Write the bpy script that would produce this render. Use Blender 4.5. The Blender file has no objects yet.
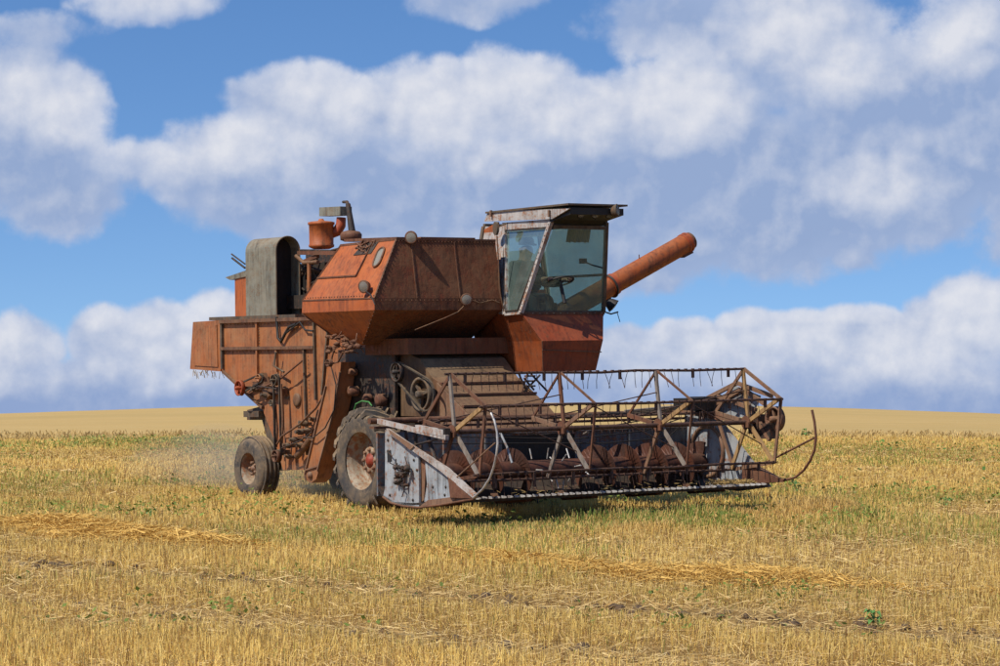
import bpy, math, random
import numpy as np
from mathutils import Vector, Matrix
random.seed(5); rng = np.random.default_rng(5)
R = math.radians; PI = math.pi
scn = bpy.context.scene
COL = scn.collection

# ------------------------------------------------------------------ camera
FOC = 2700.0; HOR = 350.0; EYE = 2.21
cam_d = bpy.data.cameras.new('camera'); cam = bpy.data.objects.new('camera', cam_d); COL.objects.link(cam)
cam_d.sensor_width = 36; cam_d.lens = 36 * FOC / 1000; cam_d.clip_end = 5000; cam_d.clip_start = .1
cam.location = (0, 0, EYE); PITCH = math.atan((HOR - 333) / FOC)
cam.rotation_euler = (PI / 2 + PITCH, 0, 0); scn.camera = cam
CR = Matrix.Rotation(PITCH, 3, 'X')
def ray(px, py): return CR @ Vector(((px - 500) / FOC, 1, (333 - py) / FOC))
def gp(px, py):                                             # a point of the flat ground
    d = ray(px, py); return Vector((0, 0, EYE)) + d * (-EYE / d.z)

# the machine's own axes: u forward, v across (towards its left side), w up
ORG = gp(366, 512)
MROT = (Matrix.Rotation(-.012, 3, 'Y') @ Matrix.Rotation(R(-55.2), 3, 'Z'))
MI = MROT.transposed(); CAML = MI @ (Vector((0, 0, EYE)) - ORG)
def S(px, py, u=None, v=None, w=None):
    d = MI @ ray(px, py)
    k, val = (0, u) if u is not None else (1, v) if v is not None else (2, w)
    return CAML + d * ((val - CAML[k]) / d[k])

# ------------------------------------------------------------------ mesh builder
class MB:
    def __init__(s): s.v = []; s.f = []; s.sm = []; s.marks = []
    def cut(s): s.marks.append((len(s.v), len(s.f))); return s
    def each(s, name, mat, parent=None):                     # every piece since a cut() becomes a part of its own
        ms = s.marks + [(len(s.v), len(s.f))]; out = []
        for (v0, f0), (v1, f1) in zip(ms, ms[1:]):
            m = MB(); m.v = s.v[v0:v1]; m.f = [[i - v0 for i in f] for f in s.f[f0:f1]]; m.sm = s.sm[f0:f1]; out.append(m.build(name, mat, parent))
        return out
    def add(s, vs, fs, smooth=False):
        n = len(s.v); s.v += [tuple(p) for p in vs]; s.f += [[i + n for i in f] for f in fs]; s.sm += [smooth] * len(fs); return s
    def prism(s, pts, vec):
        pts = [Vector(p) for p in pts]; vec = Vector(vec); n = len(pts)
        return s.add(pts + [p + vec for p in pts], [list(range(n)), list(range(2 * n - 1, n - 1, -1))] + [[i, (i + 1) % n, n + (i + 1) % n, n + i] for i in range(n)])
    def loft(s, rings, smooth=False, cap=True, closed=True):
        n = len(rings[0]); vs = [Vector(p) for r_ in rings for p in r_]; fs = []
        for k in range(len(rings) - 1):
            for i in range(n if closed else n - 1):
                j = (i + 1) % n; fs.append([k * n + i, k * n + j, (k + 1) * n + j, (k + 1) * n + i])
        s.add(vs, fs, smooth)
        if cap: s.add(rings[0], [list(range(n))[::-1]]); s.add(rings[-1], [list(range(n))])
        return s
    def box(s, c, d, rot=None):
        c = Vector(c); vs = []
        for x in (-.5, .5):
            for y in (-.5, .5):
                for z in (-.5, .5):
                    p = Vector((x * d[0], y * d[1], z * d[2]))
                    if rot: p = rot @ p
                    vs.append(c + p)
        return s.add(vs, [[0, 1, 3, 2], [4, 6, 7, 5], [0, 4, 5, 1], [2, 3, 7, 6], [0, 2, 6, 4], [1, 5, 7, 3]])
    def beam(s, a, b, w, h, up=(0, 0, 1)):
        a = Vector(a); b = Vector(b); d = (b - a); L = d.length; d.normalize(); up = Vector(up)
        x = d.cross(up)
        if x.length < 1e-4: x = d.cross(Vector((1, 0, 0)))
        x.normalize(); y = x.cross(d)
        return s.box((a + b) / 2, (w, h, L), Matrix((x, y, d)).transposed())
    def frame(s, d):
        d = Vector(d).normalized(); t = Vector((0, 0, 1)) if abs(d.z) < .9 else Vector((1, 0, 0))
        x = d.cross(t).normalized(); return x, d.cross(x), d
    def tube(s, pts, r, n=10, cap=True):
        pts = [Vector(p) for p in pts]; rings = []
        rs = r if isinstance(r, (list, tuple)) else [r] * len(pts)
        x0 = None
        for i, p in enumerate(pts):
            d = pts[min(i + 1, len(pts) - 1)] - pts[max(i - 1, 0)]
            d.normalize()
            if x0 is None: x0, _, _ = s.frame(d)
            x = (x0 - d * x0.dot(d)).normalized(); y = d.cross(x); x0 = x
            rings.append([p + (x * math.cos(2 * PI * k / n) + y * math.sin(2 * PI * k / n)) * rs[i] for k in range(n)])
        return s.loft(rings, True, cap)
    def lathe(s, c, axis, prof, n=32, smooth=True, cap=True):           # prof: (radius, along)
        x, y, d = s.frame(axis); c = Vector(c)
        rings = [[c + d * a + (x * math.cos(2 * PI * k / n) + y * math.sin(2 * PI * k / n)) * max(r_, 1e-4) for k in range(n)] for r_, a in prof]
        return s.loft(rings, smooth, cap)
    def ring(s, c, axis, r, t, n=28, m=6):                    # torus
        x, y, d = s.frame(axis); c = Vector(c); rings = []
        for k in range(n + 1):
            a = 2 * PI * k / n; e = x * math.cos(a) + y * math.sin(a)
            rings.append([c + e * (r + t * math.cos(2 * PI * j / m)) + d * t * math.sin(2 * PI * j / m) for j in range(m)])
        return s.loft(rings, True, False)
    def build(s, name, mat, parent=None, bev=0):
        me = bpy.data.meshes.new(name); me.from_pydata(s.v, [], s.f)
        me.polygons.foreach_set('use_smooth', s.sm); me.update()
        import bmesh
        bm = bmesh.new(); bm.from_mesh(me); bmesh.ops.recalc_face_normals(bm, faces=bm.faces); bm.to_mesh(me); bm.free()
        me.materials.append(mat); o = bpy.data.objects.new(name, me); COL.objects.link(o)
        if parent: o.parent = parent
        if bev:
            b = o.modifiers.new('bevel', 'BEVEL'); b.width = bev; b.segments = 2; b.limit_method = 'ANGLE'; b.angle_limit = R(35)
        return o
def tag(o, label=None, cat=None, group=None, kind=None):
    for k, x in (('label', label), ('category', cat), ('group', group), ('kind', kind)):
        if x: o[k] = x
    return o

# ------------------------------------------------------------------ materials
class NT:
    def __init__(s, tree): s.t = tree; s.n = tree.nodes; s.l = tree.links
    def new(s, typ, **kw):
        n = s.n.new(typ)
        for k, x in kw.items():
            if k == 'ins':
                for a, b in x.items(): s.set(n.inputs[a], b)
            else: setattr(n, k, x)
        return n
    def set(s, inp, val):
        if isinstance(val, bpy.types.NodeSocket): s.l.new(val, inp)
        else: inp.default_value = val
    def math(s, op, a, b=0., c=0., clamp=False):
        n = s.new('ShaderNodeMath', operation=op, use_clamp=clamp)
        s.set(n.inputs[0], a); s.set(n.inputs[1], b); s.set(n.inputs[2], c); return n.outputs[0]
    def noise(s, vec, scale, detail=4, rough=.55, dist=0):
        n = s.new('ShaderNodeTexNoise', ins={'Scale': scale, 'Detail': detail, 'Roughness': rough, 'Distortion': dist})
        if vec is not None: s.l.new(vec, n.inputs['Vector'])
        return n.outputs[0]
    def rng(s, x, a, b, c=0., d=1., smooth=False):
        n = s.new('ShaderNodeMapRange', interpolation_type='SMOOTHSTEP' if smooth else 'LINEAR')
        for i, q in enumerate((x, a, b, c, d)): s.set(n.inputs[i], q)
        return n.outputs[0]
    def mix(s, f, a, b):
        n = s.new('ShaderNodeMix', data_type='RGBA'); s.set(n.inputs[0], f)
        for i, q in ((6, a), (7, b)): s.set(n.inputs[i], (*q, 1) if isinstance(q, tuple) and len(q) == 3 else q)
        return n.outputs[2]
    def scale(s, vec, xyz):
        n = s.new('ShaderNodeMapping'); s.l.new(vec, n.inputs[0]); n.inputs['Scale'].default_value = xyz; return n.outputs[0]
def material(name):
    m = bpy.data.materials.new(name); m.use_nodes = True; t = NT(m.node_tree)
    return m, t, t.n['Principled BSDF'], t.new('ShaderNodeTexCoord').outputs['Object']
DUST = (.30, .20, .105)
def paint(name, base, base2=None, rust=(.10, .035, .014), amount=.35, dust=.3, rough=.55, metal=0, bump=.25, streak=.5, patch=2.2, grime=.65):
    """old paint: faded patches, rust breaking through, run marks and settled field dust"""
    m, t, p, co = material(name)
    base2 = base2 or tuple(c * .72 for c in base)
    n1 = t.noise(co, patch, 6, .62, .4); n2 = t.noise(co, patch * 7, 5, .65); n3 = t.noise(t.scale(co, (9, 9, .9)), 2.2, 4, .6)
    n4 = t.noise(co, 60, 3, .7)
    c = t.mix(t.rng(t.math('ADD', t.math('MULTIPLY', n1, .7), t.math('MULTIPLY', n3, .3)), .36, .64, smooth=True), base, base2)
    s = t.math('ADD', t.math('MULTIPLY', n2, .6), t.math('ADD', t.math('MULTIPLY', n3, streak * .5), t.math('MULTIPLY', n1, .4 - streak * .1)))
    lo = .86 - amount * .55
    rf = t.rng(s, lo * (.83 + .22 * streak), lo * (.83 + .22 * streak) + .13, smooth=True)
    c = t.mix(rf, c, t.mix(n4, rust, tuple(x * 2.1 for x in rust)))
    dn = t.math('MULTIPLY', t.rng(t.noise(co, 3.1, 6, .7, .6), .38, .72), dust)
    gz = t.new('ShaderNodeSeparateXYZ'); t.l.new(t.new('ShaderNodeNewGeometry').outputs['Normal'], gz.inputs[0])
    dn = t.math('ADD', dn, t.math('MULTIPLY', t.rng(gz.outputs[2], .25, .95), dust * .9), clamp=True)
    c = t.mix(dn, c, DUST)
    gr = t.rng(t.math('ADD', t.math('MULTIPLY', n3, .5), t.math('MULTIPLY', t.noise(co, 1.7, 7, .7, .8), .5)), .47, .66, 0, grime, smooth=True)
    c = t.mix(gr, c, tuple(x * .25 + .008 for x in base))
    t.set(p.inputs['Base Color'], c); p.inputs['Metallic'].default_value = metal
    t.set(p.inputs['Roughness'], t.rng(t.math('ADD', rf, dn), 0, 1, rough, .92)); p.inputs['Specular IOR Level'].default_value = .35
    b = t.new('ShaderNodeBump', ins={'Strength': bump * 1.3, 'Distance': .03, 'Height': t.math('ADD', t.math('MULTIPLY', t.noise(co, 2.6, 3), 2.2), t.math('MULTIPLY', t.math('ADD', n4, rf), .18))})
    t.l.new(b.outputs[0], p.inputs['Normal']); return m
M = {}
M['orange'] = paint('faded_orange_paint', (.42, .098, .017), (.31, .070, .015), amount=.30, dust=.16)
M['orange_dusty'] = paint('dusty_orange_paint', (.36, .112, .030), (.24, .078, .024), amount=.34, dust=.48, grime=.5)
M['deep'] = paint('deep_orange_paint', (.25, .052, .010), (.18, .038, .009), amount=.34, dust=.12)
M['tube'] = paint('tube_orange_paint', (.36, .080, .013), (.25, .055, .012), amount=.36, dust=.14)
M['brown'] = paint('shade_darkened_orange_paint', (.175, .040, .010), (.10, .028, .009), amount=.55, dust=.22, streak=.8, patch=1.4)  # rusty orange, browned in colour for the shade on the tank front
M['red'] = paint('red_brown_paint', (.34, .056, .013), (.24, .042, .011), amount=.30, dust=.14)
M['white'] = paint('chipped_white_paint', (.45, .41, .37), (.33, .29, .25), rust=(.20, .075, .03), amount=.42, dust=.2, patch=4, grime=.55)
M['grey'] = paint('pale_grey_blue_paint', (.34, .36, .365), (.255, .27, .275), rust=(.15, .06, .028), amount=.40, dust=.26, patch=3, grime=.8)
M['backgrey'] = paint('worn_grey_sheet', (.14, .145, .15), (.10, .105, .11), rust=(.15, .055, .024), amount=.46, dust=.16, patch=2.4)
M['galv'] = paint('stained_zinc_sheet', (.215, .205, .155), (.15, .14, .10), rust=(.12, .06, .03), amount=.40, dust=.28, patch=6, streak=.3, metal=.05)
M['rust'] = paint('rusty_steel', (.155, .055, .026), (.10, .042, .022), rust=(.07, .026, .013), amount=.5, dust=.20, rough=.7)
M['rustlight'] = paint('rusty_tan_steel', (.22, .12, .07), (.16, .08, .045), rust=(.13, .05, .025), amount=.42, dust=.3)
M['wood'] = paint('ochre_weathered_bar', (.42, .25, .10), (.30, .17, .065), rust=(.18, .08, .03), amount=.30, dust=.2)
M['greybar'] = paint('grey_weathered_bar', (.26, .22, .18), (.18, .14, .11), rust=(.13, .055, .028), amount=.36, dust=.25)
M['dark'] = paint('oily_dark_iron_and_shade', (.036, .027, .021), (.024, .019, .016), rust=(.075, .03, .015), amount=.42, dust=.08, rough=.6)  # dark iron; also paints the shade inside the header
M['darkdust'] = paint('dusty_dark_iron', (.085, .062, .042), (.05, .037, .026), rust=(.09, .04, .018), amount=.42, dust=.36, rough=.7)  # dusty iron, base colour lowered for the shade under the tank
M['olive'] = paint('shade_darkened_dusty_sheet', (.13, .07, .035), (.08, .04, .02), rust=(.08, .03, .014), amount=.30, dust=.35)  # dusty housing sheet, the tank's shadow put into its dark brown
M['tan'] = paint('dust_covered_sheet', (.165, .078, .038), (.10, .045, .022), rust=(.10, .035, .016), amount=.40, dust=.26)  # real dust over a sheet colour darkened for shade under the tank
M['rubber'] = paint('dusty_rubber', (.050, .046, .042), (.040, .036, .033), rust=(.10, .075, .05), amount=.36, dust=.62, rough=.85, bump=.15)
M['steel'] = paint('worn_bright_steel', (.60, .57, .52), (.30, .27, .24), rust=(.14, .06, .03), amount=.34, dust=.05, rough=.42, metal=.3)
M['auger'] = paint('polished_rust_steel', (.13, .045, .025), (.06, .028, .02), rust=(.05, .02, .012), amount=.45, dust=.05, rough=.5, metal=.2)  # rusty auger steel, darkened in colour for the shade inside the header
M['ironrust'] = paint('shade_darkened_rusted_bar', (.080, .034, .022), (.05, .025, .018), rust=(.035, .015, .01), amount=.4, dust=.12)  # rusted reel bars, painted darker because they mostly face the shade
M['black'] = paint('black_iron_and_shade', (.020, .018, .016), amount=.25, dust=.05, rust=(.05, .022, .012))  # black iron; also the painted dark of the feeder opening
M['belt'] = paint('black_belt', (.03, .027, .024), amount=.2, dust=.35, rough=.9)
M['cloth'] = paint('silhouette_dark_cloth', (.016, .018, .024), amount=.1, dust=.03, rust=(.03, .035, .05), rough=.95)  # cloth colour darkened so the driver reads as a shaded silhouette
M['cap'] = paint('dark_cloth_cap', (.03, .03, .035), amount=.1, dust=.1, rust=(.02, .02, .02), rough=.95)
M['skin'] = paint('tanned_skin', (.36, .19, .12), (.33, .16, .10), amount=.0, dust=.05, rust=(.3, .15, .1), bump=.03)
M['curtain'] = paint('olive_curtain_cloth', (.20, .17, .09), (.14, .12, .06), amount=.15, dust=.2, rough=.95)
M['hosegreen'] = paint('green_hose', (.05, .22, .05), (.04, .17, .04), amount=.1, dust=.1)
M['chaff'] = paint('chaff_pile', (.50, .34, .12), (.38, .24, .08), amount=.15, dust=.1, rust=(.2, .12, .05), rough=.95)
M['hubred'] = paint('red_hub_paint', (.30, .035, .014), (.22, .03, .012), amount=.15, dust=.1)
M['rim'] = paint('cream_rim_paint', (.34, .29, .21), (.26, .20, .14), rust=(.18, .07, .03), amount=.5, dust=.40)

def glass(name, tint, dusty, dustcol):
    m, t, p, co = material(name); t.n.remove(p)
    tr = t.new('ShaderNodeBsdfTransparent', ins={'Color': (*tint, 1)})
    gl = t.new('ShaderNodeBsdfGlossy', ins={'Roughness': .03, 'Color': (.9, .95, .95, 1)})
    df = t.new('ShaderNodeBsdfDiffuse', ins={'Color': (*dustcol, 1)})
    n = t.rng(t.noise(co, 3.5, 5, .65, .5), .3, .75, dusty * .7, dusty * 1.4)
    m1 = t.new('ShaderNodeMixShader'); t.set(m1.inputs[0], n); t.l.new(tr.outputs[0], m1.inputs[1]); t.l.new(df.outputs[0], m1.inputs[2])
    m2 = t.new('ShaderNodeMixShader'); t.set(m2.inputs[0], t.math('ADD', t.math('MULTIPLY', t.new('ShaderNodeFresnel', ins={'IOR': 1.35}).outputs[0], .25), .01))
    t.l.new(m1.outputs[0], m2.inputs[1]); t.l.new(gl.outputs[0], m2.inputs[2])
    t.l.new(m2.outputs[0], t.n['Material Output'].inputs[0]); return m
M['glass'] = glass('dusty_green_glass', (.60, .76, .69), .28, (.30, .38, .31))
M['glass2'] = glass('dusty_side_glass', (.62, .76, .70), .27, (.26, .35, .30))
M['lens'] = glass('lamp_lens', (.8, .8, .75), .35, (.45, .43, .36))

# ================================================================== COMBINE HARVESTER
root = bpy.data.objects.new('combine_harvester', None); COL.objects.link(root)
root.matrix_world = Matrix.Translation(ORG) @ MROT.to_4x4()
tag(root, 'old rusty orange combine harvester with a wide reel header crossing the stubble field', 'combine harvester')
V = Vector
def along(p, dv=0, du=0, dw=0): return V((p[0] + du, p[1] + dv, p[2] + dw))

# ---------------------------------------------------------------- thresher body
b = MB(); VB = .45
poly = [S(x, y, v=VB) for x, y in ((220, 321), (366, 316), (376, 340), (376, 440), (345, 470), (283, 470), (276, 445), (262, 408), (222, 371))]
b.prism(poly, (0, 1.5, 0))
body = b.build('thresher_body', M['orange_dusty'], root)
b = MB(); hp = [S(x, y, v=VB - .02) for x, y in ((193, 322), (219.6, 320.3), (220.6, 371.5), (190, 369))]
b.prism(hp, (0, 1.54, 0)); hood = b.build('straw_hood', M['orange_dusty'], root)
b = MB(); hp2 = [S(x, y, v=VB - .035) for x, y in ((196.5, 326), (216.5, 325), (217.5, 367), (194, 365.5))]
b.prism(hp2, (0, .02, 0)); b.build('hood_panel', M['orange_dusty'], hood)
b = MB()                                                     # straw wisps under the hood
for i in range(26):
    q = S(random.uniform(193, 222), random.uniform(369, 372), v=VB + random.uniform(0, .8))
    b.tube([q, along(q, random.uniform(-.05, .05), random.uniform(-.05, .05), -random.uniform(.04, .13))], .004, 4)
b.build('straw_wisps', M['chaff'], hood)
def rail(px0, py0, px1, py1, v, w_, h_, name, mat, parent):
    return MB().beam(S(px0, py0, v=v), S(px1, py1, v=v), w_, h_, (0, 1, 0)).build(name, mat, parent)
rail(221, 348.6, 314, 347.4, VB - .03, .045, .05, 'side_rail', M['tan'], body)
rail(220.5, 321.8, 345, 317.5, VB - .035, .05, .055, 'side_rail', M['tan'], body)
rail(221.6, 321, 222.4, 369, VB - .025, .05, .04, 'side_rib', M['darkdust'], body)
rail(223, 371.5, 262.5, 408, VB - .025, .035, .04, 'side_rib', M['tan'], body)
for x0, y0, x1, y1 in ((257, 322, 257.5, 380), (276.5, 349, 277, 372), (304, 349, 307.5, 455), (314, 319, 316, 400), (329, 320, 322, 395)):
    rail(x0, y0, x1, y1, VB - .022, .035, .04, 'side_rib', M['orange_dusty'] if x0 < 300 else M['darkdust'], body)
b = MB()                                                     # rivets
for (x0, y0, x1, y1, n) in ((257, 323, 257.5, 346, 9), (225, 324.5, 312, 323.5, 24), (224, 352, 312, 351, 26), (306, 352, 309, 452, 26)):
    for k in range(n):
        t_ = k / (n - 1); q = S(x0 + (x1 - x0) * t_ + 2, y0 + (y1 - y0) * t_, v=VB)
        b.lathe(along(q, .002), (0, -1, 0), [(.010, 0), (.010, .006), (.004, .011)], 6)
b.build('rivets', M['tan'], body)
b = MB(); q0, q1, q2, q3 = [S(x, y, v=VB - .014) for x, y in ((283, 388), (301, 386), (303, 436), (285, 438))]
b.prism([q0, q1, q2, q3], (0, .015, 0)); dr = b.build('inspection_door', M['orange_dusty'], body)
for k in range(2):
    q = S(287 + k * 12, 398 + k * 28, v=VB - .02); MB().box(q, (.10, .02, .03)).build('hinge', M['darkdust'], body)
# curved access plates low on the side
b = MB(); c = S(297.5, 400, v=VB - .02)
b.lathe(c, (0, -1, 0), [(.10, 0), (.10, .02), (.07, .035), (.03, .035)], 20); b.build('bearing_cover', M['tan'], body)
rw = S(247.5, 466, v=.24)
# rear under frame, straw walker box
b = MB()
b.prism([S(x, y, v=VB + .1) for x, y in ((247, 410), (262, 406), (276, 445), (283, 470), (276, 470), (262, 420), (247, 420))], (0, 1.3, 0))
b.build('shoe_tray', M['darkdust'], root)
MB().beam(S(247, 414, v=.5), S(262, 414, v=.5), .09, .12, (0, 1, 0)).build('tray_bracket', M['darkdust'], root)
b = MB(); b.beam(V((rw.x, .48, .50)), V((rw.x, 1.92, .50)), .14, .14); b.beam(V((-3.68, 1.2, .52)), V((-2.6, 1.2, .9)), .2, .2)
b.build('rear_axle', M['darkdust'], root)
b = MB(); b.beam(V((-3.6, .62, .60)), V((.1, .62, .62)), .12, .14); b.beam(V((-3.6, 1.8, .60)), V((.1, 1.8, .62)), .12, .14)
for u_ in (-3, -1.9, -.9): b.beam(V((u_, .62, .6)), V((u_, 1.8, .6)), .1, .1)
b.build('chassis_frame', M['darkdust'], root)
b = MB(); b.beam(V((0, .2, .72)), V((0, 2.2, .72)), .26, .30); b.build('front_axle', M['darkdust'], root)
b = MB(); b.box(V((.05, 1.2, 1.2)), (.7, 1.3, .9)); b.build('gearbox_housing', M['dark'], root)

# pulleys, belts, levers on the side
def pulley(px, py, r, v, mat, spokes=0, w_=.06, par=body, name='pulley'):
    c = S(px, py, v=v); b = MB()
    if spokes:
        b.lathe(c, (0, -1, 0), [(r * .84, 0), (r, 0), (r * .92, w_ / 2), (r, w_), (r * .84, w_), (r * .84, 0)], 28)
        for k in range(spokes):
            a = 2 * PI * k / spokes + .3; e = V((math.cos(a), 0, math.sin(a)))
            b.beam(c + e * r * .12 + V((0, -w_ / 2, 0)), c + e * r * .9 + V((0, -w_ / 2, 0)), r * .16, w_ * .4, (0, 1, 0))
    else:
        b.lathe(c, (0, -1, 0), [(r, 0), (r * .9, w_ / 2), (r, w_), (r * .8, w_ * .95), (r * .7, w_ * .55), (r * .3, w_ * .55)], 24)
    b.lathe(c, (0, -1, 0), [(r * .22, -.03), (r * .22, w_ + .04), (r * .12, w_ + .05)], 12)
    return b.build(name, mat, par), c
pulley(241.6, 388, .118, VB - .16, M['red'], 5)
MB().tube([S(241.6, 388, v=VB - .16), S(241.6, 388, v=VB - .16) + V((0, .2, 0))], .025, 8).build('pulley_shaft', M['dark'], body)
pulley(261, 378, .06, VB - .12, M['orange_dusty'])
pulley(276.5, 380, .085, VB - .14, M['darkdust'], 4)
pulley(274, 403, .05, VB - .12, M['darkdust'])
pulley(278, 456, .09, VB - .2, M['rust'], 3)
pulley(331, 363, .055, -.2, M['rust'])
def belt(c1, r1, c2, r2, v, name='drive_belt', par=body):
    a = S(*c1, v=v); c = S(*c2, v=v); d = c - a; ang = math.atan2(d.z, d.x); pts = []
    for k in range(9): t_ = ang + PI / 2 + PI * k / 8; pts.append(a + V((math.cos(t_) * r1, 0, math.sin(t_) * r1)))
    for k in range(9): t_ = ang - PI / 2 + PI * k / 8; pts.append(c + V((math.cos(t_) * r2, 0, math.sin(t_) * r2)))
    pts.append(pts[0]); b = MB()
    for p, q in zip(pts, pts[1:]): b.beam(p, q, .02, .03, (0, 1, 0))
    return b.build(name, M['belt'], par)
belt((241.6, 388), .075, (261, 378), .058, VB - .15); belt((276.5, 380), .082, (278, 456), .088, VB - .185)
b = MB(); b.beam(S(262, 375, v=.36), S(270, 398, v=.36), .12, .10, (0, 1, 0)); b.beam(S(255, 385, v=.37), S(285, 392, v=.37), .10, .09, (0, 1, 0)); b.build('bearing_bracket', M['tan'], body)
def rod(pts, r, v, name, mat, par=None, n=7):
    return MB().tube([S(x, y, v=v) for x, y in pts], r, n).build(name, mat, par or body)
rod([(302, 361), (279, 380), (250, 393)], .014, .30, 'control_rod', M['rust'])
rod([(249, 392), (258, 386), (277, 389)], .010, .26, 'control_rod', M['dark'])
rod([(284, 372), (274, 366), (276, 352)], .016, .33, 'control_rod', M['darkdust'])
rod([(281, 384), (283, 420), (281, 455)], .020, .29, 'control_rod', M['tan'])
rod([(328, 388), (316, 408), (300, 424), (282, 436), (277, 444)], .016, .22, 'control_rod', M['tan'])
rod([(275, 405), (277, 430), (276, 447)], .022, .30, 'control_rod', M['tan'])
rod([(282, 448), (300, 441), (312, 432), (318, 410)], .012, .2, 'hose', M['dark'])
rod([(303, 437), (313, 438), (325, 428), (334, 410), (336, 385), (331, 366)], .010, .05, 'hose', M['dark'])
rod([(276.5, 317), (278, 338), (281, 342), (285, 334), (289, 327), (296, 324)], .022, .40, 'hose', M['black'])
rod([(285, 334), (300, 322), (305, 330), (313, 331)], .014, .40, 'hose', M['black'])
rod([(297, 456), (305, 447), (311, 438)], .050, .33, 'hydraulic_cylinder', M['tan'], n=10)
b = MB()
for x, y, r_ in ((306, 424, .06), (302, 432, .06), (311, 430, .05), (297, 440, .06), (290, 446, .055), (303, 446, .06), (284, 452, .07), (291, 457, .05), (268, 396, .05), (257, 390, .05), (315, 420, .05)):
    q = S(x, y, v=.34); r_ *= .72; b.cut().lathe(q, (random.uniform(-.3, .3), -1, random.uniform(-.3, .3)), [(r_, 0), (r_, .06), (r_ * .6, .08), (r_ * .6, .12)], 12)
    b.box(q + V((0, .04, 0)), (r_ * 1.6, .08, r_ * 1.2))
b.each('gear', M['darkdust'], body)
# control cluster under the tank
b = MB()
for k in range(34):
    q = S(random.uniform(329, 361), random.uniform(334, 354), v=-.12 + random.uniform(-.05, .08)); r_ = random.uniform(.015, .035)
    b.lathe(q, (random.uniform(-.4, .4), -1, random.uniform(-.4, .4)), [(r_, 0), (r_, .04), (r_ * .5, .05), (r_ * .5, .07)], 10)
    b.beam(q, q + V((random.uniform(-.12, .12), random.uniform(-.02, .1), random.uniform(-.12, .12))), .014, .014)
b.build('valve_cluster', M['rust'], root)
rod([(334, 350), (332, 357), (331, 364), (338, 362), (343, 352)], .014, -.16, 'hose', M['rust'], root)

# grain elevator leg
b = MB(); el = [S(x, y, v=.12) for x, y in ((326, 386), (331, 364), (341, 362), (338, 392), (334.5, 408), (319, 470), (316, 479), (311, 483), (306, 480), (305, 474))]
b.prism(el, (0, .24, 0)); elev = b.build('grain_elevator', M['orange_dusty'], root)
b = MB()
for (x0, y0), (x1, y1) in zip(((326, 386), (305, 474)), ((305, 474), (306, 480))): b.beam(S(x0, y0, v=.11), S(x1, y1, v=.11), .02, .03, (0, 1, 0))
for (x0, y0), (x1, y1) in (((340, 372), (334.5, 408)), ((334.5, 408), (317.5, 471)), ((306, 470), (318, 466))): b.beam(S(x0, y0, v=.11), S(x1, y1, v=.11), .02, .03, (0, 1, 0))
b.lathe(S(311, 475, v=.12), (0, -1, 0), [(.05, 0), (.05, .03), (.02, .05)], 14)
b.build('elevator_flange', M['rustlight'], elev)
# dark plates between elevator and wheel
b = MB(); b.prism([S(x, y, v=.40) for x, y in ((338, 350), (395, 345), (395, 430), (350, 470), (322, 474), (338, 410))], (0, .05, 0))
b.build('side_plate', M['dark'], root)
b = MB()
for x, y, r_, w_ in ((356, 372, .05, .1), (357, 391, .07, .12), (384, 400, .09, .1), (370, 398, .06, .08)):
    b.cut().lathe(S(x, y, v=.36), (0, -1, 0), [(r_, 0), (r_, w_), (r_ * .5, w_ + .02)], 16)
b.each('variator_disc', M['rust'], root)
pulley(399, 372, .14, .30, M['dark'], 5, par=root, name='drive_pulley')
pulley(425, 394.5, .235, .38, M['darkdust'], 3, .09, root, 'drive_pulley')
belt((399, 372), .13, (425, 394.5), .22, .27, par=root)
rod([(354, 411), (356, 404), (362, 401), (369, 402), (372, 406)], .011, -.05, 'hose', M['hosegreen'], root)

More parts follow.
